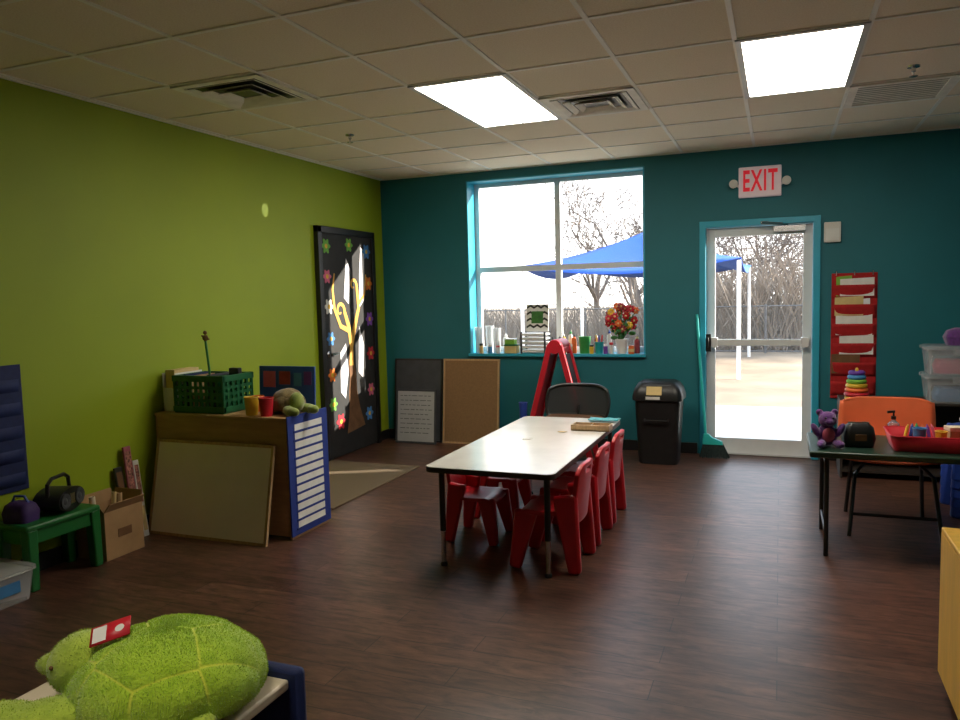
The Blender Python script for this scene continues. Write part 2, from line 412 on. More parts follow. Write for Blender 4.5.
tr = thing('paper_tree', 'cut-paper tree with brown trunk and curling gold branches on the black door', 'decoration', (XF, 6.4, .35))
q = MB(); ribbon(q, [(6.44, .22), (6.42, .42), (6.40, .6), (6.41, .75), (6.38, .92)], [.34, .20, .15, .12, .085])
obj('trunk', rel(tr, q), BROWN, tr, smooth=False)
q = MB()
ribbon(q, [(6.39, .86), (6.40, 1.05), (6.36, 1.25), (6.30, 1.38)] + spiral((6.22, 1.40), .08, .02, -.2, 5.5), [.075, .06, .055, .05] + [.042 - .0018*i for i in range(17)], XF+.001)
ribbon(q, [(6.40, 1.05), (6.48, 1.25), (6.56, 1.42), (6.54, 1.6)] + spiral((6.47, 1.64), .07, .015, -.2, 5.2), [.06, .055, .05, .042] + [.038 - .0015*i for i in range(17)], XF+.0015)
ribbon(q, [(6.37, 1.2), (6.22, 1.25), (6.12, 1.42), (6.10, 1.6), (6.14, 1.75)], [.05, .045, .04, .03, .015], XF+.002)
ribbon(q, [(6.55, 1.45), (6.68, 1.55), (6.72, 1.75)], [.04, .03, .015], XF+.0025)
obj('branch', rel(tr, q), BRANCHP, tr, smooth=False)
for i, (poly, lab) in enumerate([([(6.58, 1.42), (6.68, 1.50), (6.71, 1.98), (6.64, 2.02), (6.60, 1.75)], 'tall pale sun-patch sheet at the upper right of the black door'),
                                 ([(6.30, 1.52), (6.38, 1.46), (6.43, 1.80), (6.36, 1.90)], 'short pale sun-patch sheet near the top middle of the black door'),
                                 ([(6.18, .62), (6.26, .55), (6.33, .80), (6.30, 1.08), (6.20, 1.0)], 'pale sun-patch sheet low on the black door left of the trunk'),
                                 ([(6.52, .78), (6.60, .72), (6.64, 1.05), (6.56, 1.24)], 'pale sun-patch sheet right of the paper trunk, low on black door')]):
    cy = sum(p[0] for p in poly)/len(poly); z0 = min(p[1] for p in poly)  # sun patches put in as pale sheets on the door leaf
    tag(obj('sun_patch_sheet', MB().prism([(p[0]-cy, p[1]-z0) for p in poly], lambda a, b_, c: (c, a, b_), 0, .0008), LILAC, None, (XF, cy, z0), smooth=False), lab, 'paper', 'pale sun-patch sheets on the black door')
def dim(n_, c): return M(n_, tuple(v*.9 for v in c), .7, .15, 20)
FC = {'green': dim('leaf_green_paper', (.16, .45, .06)), 'blue': dim('blue_paper', (.06, .24, .6)), 'red': dim('red_paper', (.6, .02, .04)), 'orange': dim('orange_paper', (.8, .2, .02)), 'pink': dim('pink_paper', (.7, .14, .25)), 'purple': dim('purple_paper', (.25, .08, .5)), 'white': dim('cream_paper_flower', (.7, .68, .6))}
FY = dim('yellow_paper', (.8, .5, .05))
fl = [(6.02, 2.0, 'green', 'at the top left corner'), (6.42, 2.03, 'green', 'at the top middle'), (6.75, 1.98, 'blue', 'at the top right corner'), (6.02, 1.72, 'pink', 'below the green corner flower'),
      (6.03, 1.44, 'white', 'midway up the left edge'), (6.77, 1.66, 'orange', 'high on the right edge'), (6.04, 1.14, 'blue', 'on the left edge near the handle'), (6.77, 1.3, 'purple', 'midway up the right edge'),
      (6.04, .8, 'orange', 'low on the left edge'), (6.77, .95, 'red', 'low on the right edge'), (6.04, .52, 'green', 'at the lower left'), (6.75, .58, 'pink', 'right of the trunk base'), (6.70, .34, 'blue', 'beside the trunk foot'), (6.16, .34, 'red', 'left of the trunk foot')]
for yy, zz, c, where in fl:
    t = thing('paper_flower', '%s paper flower %s of the black door' % (c, where), 'paper flower', (XF, yy, zz), group='paper flowers taped round the black door')
    rr = random.uniform(.070, .085)
    poly = [((rr*.82 + rr*.18*math.cos(6*a))*math.cos(a), (rr*.82 + rr*.18*math.cos(6*a))*math.sin(a)) for a in [2*PI*i/48 for i in range(48)]]
    obj('petals', MB().prism(poly, lambda a, b_, e: (e, a, b_), 0, .003), FC[c], t, smooth=False)
    obj('flower_centre', MB().prism([(.022*math.cos(2*PI*i/12), .022*math.sin(2*PI*i/12)) for i in range(12)], lambda a, b_, e: (e, a, b_), .003, .005), FY, t, smooth=False)

# ------------------------------------------------------------------ ceiling fittings
PANEL = emit('light_diffuser', (1.0, .92, .76), 19.0)
for (x0, lab) in ((-2.05, 'bright rectangular ceiling light panel in front of the window'), (-.22, 'bright rectangular ceiling light panel in front of the exit door')):
    t = thing('ceiling_light', lab, 'ceiling light', (x0+.305, 4.71, ZC))
    fr = MB(); e = .03
    fr.box(-.305, .305, -.61, -.61+e, -.014, 0); fr.box(-.305, .305, .61-e, .61, -.014, 0); fr.box(-.305, -.305+e, -.61, .61, -.0138, 0); fr.box(.305-e, .305, -.61, .61, -.0138, 0)
    obj('frame', fr, WHITEM, t, smooth=False)
    obj('diffuser', rbox(-.276, .276, -.581, .581, -.010, -.001), PANEL, t, smooth=False)
VBACK = M('vent_shadow_grey', (.20, .18, .15), .8, .1, 10)
def vent(cx, cy, lab, slats, louv):
    t = thing('ceiling_vent', lab, 'air vent', (cx, cy, ZC))
    obj('backing', rbox(-.28, .28, -.28, .28, -.006, 0), BLACK if louv else VBACK, t, smooth=False)
    fr = MB(); fr.box(-.3, .3, -.3, -.25, -.016, 0); fr.box(-.3, .3, .25, .3, -.016, 0); fr.box(-.3, -.25, -.3, .3, -.0158, 0); fr.box(.25, .3, -.3, .3, -.0158, 0)
    obj('frame', fr, slats, t, smooth=False)
    if louv:
        for k, hs in enumerate((.21, .145, .08)):
            s_ = MB(); z0, z1 = -.020 - .004*k, -.007
            for a, b_ in (((-hs, -hs), (hs, -hs)), ((hs, -hs), (hs, hs)), ((hs, hs), (-hs, hs)), ((-hs, hs), (-hs, -hs))):
                v0 = Vector((*a, 0)); v1 = Vector((*b_, 0))
                s_.add([v0 + Vector((0,0,z1)), v1 + Vector((0,0,z1)), v1*((hs+.035)/hs) + Vector((0,0,z0)), v0*((hs+.035)/hs) + Vector((0,0,z0))], [(0,1,2,3)])
            obj('louver', s_, slats, t, solid=.003, smooth=False)
    else:
        for i in range(10): obj('slat', rbox(-.25, .25, -.232+i*.0515-.014, -.232+i*.0515+.014, -.0085, -.006), slats, t, smooth=False)
VW = M('vent_white', (.92, .87, .78), .5, .1, 10)
vent(-2.965, 3.795, 'square louvred ceiling vent near the green wall', VW, True)
vent(-1.135, 5.015, 'square louvred ceiling vent between the two light panels', VW, True)
vent(.695, 5.625, 'square ceiling return grille with fine bars right of the light panels', VW, False)
for cx, cy, lab in ((-3.05, 5.1, 'small sprinkler head hanging from the ceiling near the green wall'), (.70, 5.05, 'small sprinkler head beside the ceiling return grille')):
    t = thing('sprinkler_head', lab, 'sprinkler', (cx, cy, ZC))
    obj('escutcheon', MB().lathe([(.035, 0), (.033, -.008), (.015, -.012)], n=16), STEEL, t)
    obj('body', MB().lathe([(.012, -.012), (.012, -.03), (.006, -.035), (.006, -.055)], n=12), STEEL, t)
    obj('deflector', MB().lathe([(.022, -.055), (.024, -.058), (.02, -.06)], n=14), STEEL, t)

# ------------------------------------------------------------------ exit sign etc
t = thing('exit_sign', 'white emergency sign with red letters above the glass door', 'exit sign', (-.17, YB, 2.435))
obj('housing', rbox(-.175, .175, -.06, 0, -.13, .13), SIGNW, t, bevel=.008)
obj('letters', text_mb('EXIT', .25, .006, lambda a, b_, c: (a, -.062 - c, b_), .50), LETTER, t, smooth=False)
for sx in (-1, 1):
    hd = obj('lamp_head', MB().lathe([(.0, 0), (.03, .005), (.038, .035), (.036, .05), (.0, .055)], (sx*.215, -.05, -.01), 16, Matrix.Rotation(PI/2, 3, 'X')), WHITE, t)
    obj('arm', MB().tube([(sx*.17, -.03, -.03), (sx*.19, -.04, -.02), (sx*.21, -.05, -.01)], .012), WHITE, hd)
t = thing('alarm_box', 'small white wall box right of the glass door', 'wall box', (.41, YB, 1.97))
obj('body', rbox(-.065, .065, -.035, 0.001, -.085, .085), BOXW, t, bevel=.006)
obj('front_panel', rbox(-.05, .05, -.039, -.034, -.07, .03), WHITE, t)

# red pocket chart on the back wall
t = thing('pocket_chart', 'red fabric hanging pocket chart beside the exit door', 'pocket chart', (.585, YB-.005, .55))
obj('backing', rbox(-.175, .175, -.006, .006, 0, 1.07), REDF, t, bevel=.002)
for k in range(6):
    z = .03 + k*.165
    obj('pocket', MB().grid(lambda u, v: (-.17 + .34*u, -.010 - .028*v*math.sin(PI*u)**.5 if 0 < u < 1 else -.010, z + .115*v), 10, 4), REDF, t, solid=.002)
for sx in (-.14, 0, .14): obj('hook', MB().tube([(sx, .004, 1.09), (sx, -.014, 1.085), (sx, -.014, 1.05)], .006, 6), STEEL, t)
pp = [(-.06, 1, BROWN, 'brown card in the second pocket from the bottom of the red chart', .22, .08), (.02, 2, PAPER, 'white papers in the third pocket from the bottom of the red chart', .26, .07), (.0, 3, PAPER, 'white sheet in the fourth pocket from the bottom of the red chart', .28, .08),
      (-.04, 4, GOLDP, 'tan card in the fifth pocket from the bottom of the red chart', .22, .07), (.05, 4, LILAC, 'lilac sheet beside the tan card in the red chart', .14, .05), (.02, 5, PAPER, 'white card in the topmost pocket of the red chart', .26, .06), (-.08, 5, LIME, 'green card at the left of the topmost red pocket', .12, .08)]
for i, (dx, k, m_, lab, ww, up) in enumerate(pp):
    z = .55 + .03 + k*.165
    tag(obj('paper', MB().prism([(-ww/2, .02), (ww/2, .02), (ww/2, .115+up), (-ww/2, .115+up-.01)], lambda a, b_, c: (a, c, b_), -.001, .001), m_, None, (.585+dx, YB-.019-.003*(i % 2), z), smooth=False), lab, 'paper', 'papers in the red pocket chart')

# ------------------------------------------------------------------ window sill things
SZ = WZ0 + .004
def bottle(x, y, r, h_, body, cap, lab, group='bottles on the window sill', name='paint_bottle'):
    t = thing(name, lab, 'bottle', (x, y, SZ), group=group)
    obj('body', MB().lathe([(r*.95, 0), (r, .006), (r, h_*.68), (r*.85, h_*.76), (r*.42, h_*.8), (r*.42, h_*.84)], n=16), body, t)
    obj('cap', MB().lathe([(r*.5, h_*.83), (r*.5, h_*.9), (r*.2, h_*.92), (r*.12, h_)], n=14), cap, t)
def jar(x, y, r, h_, body, lid, lab):
    t = thing('jar', lab, 'jar', (x, y, SZ), group='small jars along the front of the window sill')
    obj('body', MB().lathe([(r*.92, 0), (r, .006), (r, h_*.72), (r*.86, h_*.8)], n=16), body, t)
    obj('lid', MB().lathe([(r*.92, h_*.78), (r*.94, h_*.98), (r*.88, h_)], n=16), lid, t)
def cup(x, y, z, r, h_, m_, lab, cat='cup', name='cup', group=None):
    t = thing(name, lab, cat, (x, y, z), group=group)
    obj('body', MB().lathe([(r*.78, 0), (r*.97, h_), (r*.9, h_), (r*.72, .008)], n=20), m_, t)
    obj('rim', MB().tube([(r*.97*math.cos(a), r*.97*math.sin(a), h_) for a in [2*PI*i/20 for i in range(20)]], .004, 6, True), m_, t)
    return t
GC = 'clear cups at the left end of the window sill'
for x, y, h_, lab in ((-2.87, 7.20, .26, 'tall clear plastic cup at the far left end of the window sill'), (-2.77, 7.25, .27, 'second clear plastic cup from the left end of the sill'), (-2.675, 7.20, .25, 'third clear plastic cup from the left end of the sill')):
    cup(x, y, SZ, .045, h_, CUPCLEAR, lab, group=GC)
bottle(-2.60, 7.26, .028, .20, WHITE, WHITE, 'small white bottle beside the clear cups on the sill')
jar(-2.82, 7.13, .022, .10, GOLDP, BLACK, 'small tan jar with black lid in front of the clear cups')
jar(-2.725, 7.13, .022, .09, SKYB, WHITE, 'small blue jar with white lid in front of the clear cups')
jar(-2.64, 7.13, .020, .08, CUPCLEAR, REDP, 'small clear jar with red lid in front of the clear cups')
t = thing('storage_box', 'small yellow lidded box on the window sill left of the zigzag sign', 'box', (-2.51, 7.18, SZ))
obj('body', rbox(-.065, .065, -.05, .05, 0, .075), GOLDP, t, bevel=.006); obj('lid', rbox(-.07, .07, -.055, .055, .075, .09), DKGREEN, t, bevel=.004)
t = thing('card_box', 'green card box stacked on the yellow box on the sill', 'box', (-2.52, 7.18, SZ+.09))
obj('body', rbox(-.05, .05, -.045, .045, 0, .045), LIME, t, bevel=.003); obj('lid', rbox(-.052, .052, -.047, .047, .045, .056), WHITE, t, bevel=.002)
t = thing('basket', 'white slatted basket under the zigzag sign on the window sill', 'basket', (-2.27, 7.215, SZ))
for k in range(5): obj('slat', rbox(-.13, .13, -.09, .09, .01+k*.042, .03+k*.042), WHITE, t, bevel=.003)
for sx in (-.122, .122):
    for sy in (-.084, .084): obj('corner_post', rbox(sx-.009, sx+.009, sy-.009, sy+.009, 0, .215), DKGREY, t)
t = thing('zigzag_sign', 'green square sign with zigzag border standing on the white basket', 'sign', (-2.25, 7.215, SZ+.2155), rot=(-.12, 0, 0))
obj('board', rbox(-.115, .115, -.006, .006, 0, .27), PAPER, t)
q = MB()
for k in range(4):
    z = .03 + .065*k
    for i in range(6):
        x0 = -.11 + i*.0367; x1 = x0 + .0367; zz = (0, .022) if i % 2 == 0 else (.022, 0)
        q.add([(x0, -.0065, z+zz[0]), (x1, -.0065, z+zz[1]), (x1, -.0065, z+zz[1]+.022), (x0, -.0065, z+zz[0]+.022)], [(0,1,2,3)])
obj('zigzag', q, BLACK, t, smooth=False)
obj('centre_panel', rbox(-.06, .06, -.010, -.0067, .08, .20), LEAF, t)
PBG = 'paint bottles on the window sill'
for x, yy, b_, c, lab in ((-2.09, 7.21, GOLDP, BLACK, 'tan bottle with black cap right of the white basket on the sill'), (-2.03, 7.26, BLACK, BLACK, 'black paint bottle between the tan and yellow bottles'), (-1.975, 7.20, YELLOW, WHITE, 'yellow paint bottle with white cap beside the black one'), (-1.92, 7.26, WHITE, GREENP, 'white bottle with green cap between yellow and orange bottles'), (-1.87, 7.20, ORANGE, BLACK, 'orange bottle with black cap left of the green bucket'),
                   (-1.66, 7.26, DULLRED, WHITE, 'dull red bottle with white cap right behind the green bucket'), (-1.53, 7.24, WHITE, BLUE, 'white bottle with blue cap between teal pencil cup and flower pot')):
    bottle(x, yy, .025, random.uniform(.15, .23), b_, c, lab, PBG)
for x, b_, l_, lab in ((-2.075, DKGREEN, WHITE, 'small dark green jar in front of the tan bottle on the sill'), (-2.02, WHITE, BLACK, 'small white jar with black lid in front of the black bottle'), (-1.955, DULLRED, GOLDP, 'small dull red jar in front of the yellow paint bottle'), (-1.89, GOLDP, WHITE, 'small tan jar with white lid in front of the orange bottle'),
                       (-1.68, YELLOW, BLACK, 'small yellow jar between the green bucket and teal pencil cup'), (-1.545, PURPLEP, WHITE, 'small purple jar right of the teal pencil cup'), (-1.49, WHITE, REDP, 'small white jar with red lid left of the flower pot')):
    jar(x, 7.132, .021, random.uniform(.085, .115), b_, l_, lab)
cup(-1.76, 7.18, SZ, .06, .16, GREENP, 'green bucket in the middle of the window sill', 'bucket', 'bucket')
cup(-1.615, 7.17, SZ, .045, .11, TEALP, 'teal pencil cup between the green bucket and the flower pot', 'cup', 'pencil_cup')
for i, (dx, dy, m_, c) in enumerate(((-.015, .01, YELLOW, 'yellow'), (.015, .0, REDP, 'red'), (.0, -.015, BLUE, 'blue'))):
    o = thing('marker', '%s marker standing in the teal pencil cup on the sill' % c, 'marker', (-1.615+dx, 7.17+dy, SZ+.009), rot=(dy*4, dx*6, 0), group='markers in the teal cup')
    obj('barrel', MB().lathe([(.007, 0), (.007, .12), (.005, .125)], n=10), m_, o); obj('cap', MB().lathe([(.008, .12), (.008, .165), (.005, .17)], n=10), m_, o)
t = thing('flower_pot', 'red and orange artificial flowers in a white pot on the sill', 'flower pot', (-1.40, 7.185, SZ))
obj('pot', MB().lathe([(.045, 0), (.06, .12), (.065, .12), (.065, .14), (.055, .14), (.05, .11)], n=22), WHITE, t)
q = MB()
fp = []
for i in range(26):
    zz = 1 - 2*(i+.5)/26; a = i*2.39996; rr = math.sqrt(1-zz*zz)
    p = Vector((.14*rr*math.cos(a), .08*rr*math.sin(a), .35 + .125*zz)) * random.uniform(.88, 1.06); fp.append(p)
    q.tube([(0, 0, .12), p*.6 + Vector((0, 0, .06)), p], .004, 5)
    b2 = p*.85 + Vector((random.uniform(-.04, .04), random.uniform(-.03, .03), -.03)); q.ell(b2, (.035, .012, .02), 8, 6, Matrix.Rotation(random.uniform(0, 3), 3, 'Z'))
obj('foliage', q, LEAF, t)
for i, p in enumerate(fp):
    q = MB()
    for k in range(7):
        a = 2*PI*k/7; Mx = Matrix.Rotation(a, 3, 'Y'); q.ell(p + Mx @ Vector((.019, -.008, 0)), (.020, .009, .013), 8, 6, Mx)
    fo = obj('flower', q, (REDP, ORANGE, DULLRED, REDF, YELLOW, REDP, REDF)[i % 7], t)
    obj('flower_centre', MB().ell(p + Vector((0, -.014, 0)), (.010, .007, .010), 8, 6), GOLDP, fo)
bottle(-1.26, 7.22, .026, .17, DULLRED, GOLDP, 'dull red bottle with tan cap at right end of the sill')
t = thing('tissue_box', 'small orange and tan box on the sill right of the flower pot', 'box', (-1.30, 7.135, SZ))
obj('body', rbox(-.025, .025, -.025, .025, 0, .08), ORANGE, t, bevel=.003); obj('label_band', rbox(-.0255, .0255, -.0255, .0255, .02, .05), GOLDP, t)

# ------------------------------------------------------------------ leaning boards at back wall
def lean_board(name, lab, x0, x1, y_foot, h_, tilt, frame_m, panel_m, fw=.018, writing=False):
    t = thing(name, lab, 'board', ((x0+x1)/2, y_foot, 0), rot=(-tilt, 0, 0)); hw = (x1-x0)/2
    q = MB(); q.box(-hw, -hw+fw, -.01, .01, 0, h_); q.box(hw-fw, hw, -.01, .01, 0, h_); q.box(-hw+fw, hw-fw, -.01, .01, 0, fw); q.box(-hw+fw, hw-fw, -.01, .01, h_-fw, h_)
    obj('frame', q, frame_m, t, smooth=False)
    obj('panel', rbox(-hw+fw, hw-fw, -.004, .006, fw, h_-fw), panel_m, t, smooth=False)
    if writing:
        q = MB()
        for k in range(9):
            z = h_ - .07 - k*.048; xx = -hw + .05
            while xx < hw - .08:
                l = random.uniform(.02, .07); q.box(xx, min(xx+l, hw-.05), -.0052, -.0042, z, z+.006); xx += l + .015
        obj('writing', q, DKGREY, t, smooth=False)
    return t
lean_board('chalkboard', 'dark grey framed board leaning on the teal wall behind the small whiteboard', -3.80, -3.25, 7.03, .87, .10, BLACK, DKGREY)
lean_board('whiteboard', 'small whiteboard with rows of handwriting leaning against the dark board', -3.73, -3.27, 6.93, .56, .10, DKGREY, GREYB, .02, True)
lean_board('cork_board', 'brown cork board leaning on the teal wall under the window', -3.235, -2.62, 7.03, .87, .10, OAK, CORK)

# ------------------------------------------------------------------ bin, broom, easel, office chair
t = thing('trash_bin', 'black plastic trash bin with label under the window beside the door', 'trash bin', (-.985, 6.74, 0))
def rrect(hx, hy, z, n=6, r=.06):
    pts = []
    for cx, cy, a0 in ((hx-r, hy-r, 0), (-hx+r, hy-r, PI/2), (-hx+r, -hy+r, PI), (hx-r, -hy+r, 1.5*PI)):
        for i in range(n+1): a = a0 + PI/2*i/n; pts.append((cx + r*math.cos(a), cy + r*math.sin(a), z))
    return pts
def loft(mb, rings, cap0=True, cap1=True):
    n = len(rings[0]); v = [p for r_ in rings for p in r_]; f = []
    for i in range(len(rings)-1):
        for k in range(n): f.append((i*n+k, i*n+(k+1) % n, (i+1)*n+(k+1) % n, (i+1)*n+k))
    if cap0: f.append(tuple(range(n-1, -1, -1)))
    if cap1: f.append(tuple((len(rings)-1)*n+k for k in range(n)))
    return mb.add(v, f)
obj('body', loft(MB(), [rrect(.165, .14, 0), rrect(.17, .145, .02), rrect(.195, .165, .55), rrect(.205, .175, .56), rrect(.205, .175, .58)]), BLACK, t)
obj('lid', loft(MB(), [rrect(.215, .185, .565), rrect(.215, .185, .60), rrect(.20, .17, .66), rrect(.17, .13, .71, r=.05), rrect(.14, .10, .725, r=.05)]), BLACK, t)
obj('flap', MB().bar((0, -.176, .60), (0, -.135, .70), .24, .012, ref=(0, 1, .4)), DKGREY, t, bevel=.004)
obj('sticker', rbox(-.09, .03, -.19, -.1845, .575, .6), PAPER, t)
obj('label_plate', MB().bar((-.02, -.187, .615), (-.02, -.158, .685), .13, .004, ref=(0, 1, .4)), GOLDP, t)
obj('handle', MB().tube([(-.10, -.165, .40), (-.10, -.19, .39), (.10, -.19, .39), (.10, -.165, .40)], .010), BLACK, t)

t = thing('broom', 'turquoise upright broom with long handle leaning left of the glass door', 'broom', (-.55, 6.98, 0))
obj('handle', MB().tube([(-.150, .125, 1.29), (-.115, .08, .83), (-.06, 0, .2)], .0125, 10), TURQ, t)
q = loft(MB(), [[(sx*w_ + dx, sy*d_, z) for sx, sy in ((-1, -1), (1, -1), (1, 1), (-1, 1))] for z, w_, d_, dx in ((.125, .088, .026, .0), (.155, .085, .024, -.005), (.19, .04, .020, -.045), (.22, .022, .017, -.058))])
obj('head', q, TURQ, t, bevel=.004)
q = MB()
for i in range(26):
    for j in range(3):
        u_ = -1 + 2*i/25; x = u_*.083
        q.tube([(x, -.016+j*.016, .13), (.012 + u_*.125 + random.uniform(-.006, .006), (-.016+j*.016)*1.7, random.uniform(.003, .012))], [.0045, .0035], 4)
obj('bristles', q, M('dark_bristle', (.03, .05, .05), .8, .4, 60), t)

t = thing('easel', 'red wooden A-frame easel by the window behind the long table', 'easel', (-1.87, 6.64, 0))
for sx in (-1, 1):
    q = MB()
    for sy in (-.13, .13): q.bar((sx*.32, sy, 0), (sx*.045, sy, 1.05), .05, .034, ref=(0, 1, 0))
    for zz in (.30, 1.0):
        xx = sx*(.32 - .275*zz/1.05); q.bar((xx, -.13, zz), (xx, .13, zz), .024, .05, ref=(0, 0, 1))
    fo = obj('side_frame', q, REDP, t, bevel=.005)
    x0 = sx*(.32-.275*.36/1.05); x1 = sx*(.32-.275*.96/1.05)
    obj('drawing_panel', MB().bar((x0, 0, .36), (x1, 0, .96), .012, .23, ref=(0, 1, 0)), DKGREY if sx > 0 else RED, t)
    xx = sx*(.32-.275*.30/1.05+.05)
    obj('paint_tray', MB().box(xx-.05, xx+.05, -.12, .12, .28, .295).box(xx+sx*.045-.005, xx+sx*.045+.005, -.12, .12, .295, .34), REDP, t)
obj('top_hinge', MB().lathe([(.0, -.15), (.062, -.15), (.066, -.14), (.066, .14), (.062, .15), (0, .15)], (0, 0, 1.035), 20, Matrix.Rotation(PI/2, 3, 'X')), REDP, t)
t = cup(-2.195, 6.56, .2955, .04, .22, BLUE, 'blue paint cup in the left tray of the red easel')

t = thing('office_chair', 'black mesh-back office chair with brown seat at the table end', 'office chair', (-1.585, 5.95, 0), rotz=PI)
obj('seat', loft(MB(), [rrect(.22, .21, .41, r=.08), rrect(.25, .24, .43, r=.09), rrect(.25, .24, .47, r=.09), rrect(.22, .21, .49, r=.08)]), BROWNC, t)
bk = lambda u, v: ((u-.5)*(.50+.04*math.sin(PI*v)), -.20 - .05*v - .07*(1-(2*u-1)**2), .48 + .25*v - .04*abs(2*u-1)**5*v)
obj('backrest', MB().grid(bk, 20, 10), MESHB, t)
edge = [bk(i/20, 0) for i in range(21)] + [bk(1, j/10) for j in range(1, 11)] + [bk(1-i/20, 1) for i in range(1, 21)] + [bk(0, 1-j/10) for j in range(1, 10)]
obj('back_frame', MB().tube(edge, .014, 8, True), BLACK, t)
obj('back_support', MB().bar((0, -.10, .42), (0, -.27, .44), .07, .02, ref=(1, 0, 0)).bar((0, -.27, .44), (0, -.285, .56), .06, .02, ref=(1, 0, 0)), BLACK, t, bevel=.004)
obj('gas_column', MB().lathe([(.05, .39), (.05, .41), (.028, .405), (.028, .24), (.036, .24), (.036, .08), (.02, .08)], n=16), BLACK, t)
for k in range(5):
    a = 2*PI*k/5 + .3; ca, sa = math.cos(a), math.sin(a)
    obj('base_arm', MB().bar((0, 0, .10), (.26*ca, .26*sa, .075), .05, .035, .03, .02, ref=(0, 0, 1)), BLACK, t, bevel=.004)
    obj('caster', MB().lathe([(.0, -.02), (.025, -.02), (.028, 0), (.025, .02), (0, .02)], (.27*ca, .27*sa, .029), 12, Matrix.Rotation(PI/2, 3, 'X')).tube([(.27*ca, .27*sa, .029), (.26*ca, .26*sa, .075)], .008), BLACK, t)

# ------------------------------------------------------------------ long table and red chairs
TX0, TX1, TY0, TY1, TZ = -1.81, -1.07, 3.66, 5.45, .58
t = thing('activity_table', 'long low white-topped activity table in the middle of the room', 'table', ((TX0+TX1)/2, (TY0+TY1)/2, 0))
hx, hy = (TX1-TX0)/2, (TY1-TY0)/2
obj('tabletop', loft(MB(), [rrect(hx-.003, hy-.003, TZ-.003, r=.05), rrect(hx-.003, hy-.003, TZ, r=.05)]), TOPW, t)
obj('edge_band', loft(MB(), [rrect(hx, hy, TZ-.03, r=.053), rrect(hx, hy, TZ-.003, r=.053)]), DKEDGE, t)
for sx in (-1, 1):
    for sy in (-1, 1):
        lx, ly = sx*(hx-.065), sy*(hy-.10)
        lg = obj('leg', MB().tube([(lx, ly, TZ-.03), (lx, ly, .20)], .017, 12).box(lx-.04, lx+.04, ly-.04, ly+.04, TZ-.036, TZ-.03), BLACK, t)
        obj('leg_insert', MB().tube([(lx, ly, .24), (lx, ly, .02)], .0135, 12), STEEL, lg)
        obj('glide', MB().lathe([(.02, 0), (.02, .012), (.014, .022)], (lx, ly, 0), 12), BLACK, lg)

def kid_chair(name, label, loc, rotz, m_, group=None):
    t = thing(name, label, 'chair', loc, rotz, group)
    st = lambda u, v: ((u-.5)*(.345-.01*v), .165 - .31*v, .315 + .012*(2*u-1)**2 - .025*max(0, .18-v)/.18 - .012*math.sin(PI*v))
    obj('seat', MB().grid(st, 10, 10), m_, t, solid=.024, bevel=.004)
    bk = lambda u, v: ((u-.5)*(.335-.02*v), -.145 - .035*v - .022*(1-(2*u-1)**2), .26 + .325*v - .05*abs(2*u-1)**5*v)
    obj('backrest', MB().grid(bk, 12, 12, lambda i, j: j == 10 and 4 <= i <= 7), m_, t, solid=.026, bevel=.004)
    for sx in (-1, 1):
        obj('leg', MB().bar((sx*.142, .112, .318), (sx*.172, .172, 0), .055, .13, .050, .065, ref=(0, 1, 0)), m_, t, bevel=.016)
        obj('leg', MB().bar((sx*.145, -.110, .42), (sx*.172, -.168, 0), .045, .14, .050, .070, ref=(0, 1, 0)), m_, t, bevel=.016)
    return t
GR = 'red plastic chairs at the activity table'
rc = kid_chair('child_chair', 'red plastic child chair at near right corner of the table', (-1.18, 4.02, 0), PI/2, RED, GR)
dup(rc, 'red plastic child chair in the middle of the table\'s right side', (-1.18, 4.50, 0), PI/2)
dup(rc, 'red plastic child chair farthest along the table\'s right side', (-1.18, 4.96, 0), PI/2)
dup(rc, 'red plastic child chair nearest the camera on the table\'s left side', (-1.74, 4.30, 0), -PI/2, scale=.86)
dup(rc, 'red plastic child chair farther back on the table\'s left side', (-1.77, 4.80, 0), -PI/2, scale=.86)

t = thing('wooden_tray', 'shallow light wooden tray on the far end of the white table', 'tray', (-1.18, 4.98, TZ+.0005))
q = MB(); q.box(-.13, .13, -.06, .06, 0, .008); q.box(-.13, .13, -.06, -.05, 0, .04); q.box(-.13, .13, .05, .06, 0, .04); q.box(-.13, -.12, -.05, .05, 0, .04); q.box(.12, .13, -.05, .05, 0, .04)
obj('body', q, OAK, t, smooth=False)
obj('divider', rbox(-.004, .004, -.05, .05, .008, .035), OAK, t)
o = obj('cloth', MB().grid(lambda u, v: (-.11+.22*u, -.05+.1*v, .006+.012*noise.noise(Vector((u*4, v*3, 1)))+.012), 14, 8), TEALP, None, (-1.17, 5.33, TZ), solid=.004)
tag(o, 'crumpled teal cloth on the far right corner of the white table', 'cloth')
for i, (px_, py_, m_, a, lab) in enumerate(((-1.5, 4.55, PAPER, .3, 'small white paper scrap near the middle of the white table'), (-1.35, 4.85, GOLDP, -.4, 'tan paper scrap on the white table in front of wooden tray'))):
    o = obj('paper_scrap', MB().grid(lambda u, v: (-.03+.06*u, -.02+.04*v, .002+.004*u*u), 4, 3), m_, None, (px_, py_, TZ), (0, 0, a), solid=.0006)
    tag(o, lab, 'paper')

# rug
tag(obj('rug', rbox(-.47, .47, -.70, .70, 0, .012), CARPET, None, (-3.44, 5.24, 0.0), bevel=.004), 'tan carpet mat on the floor by the black door', 'rug')

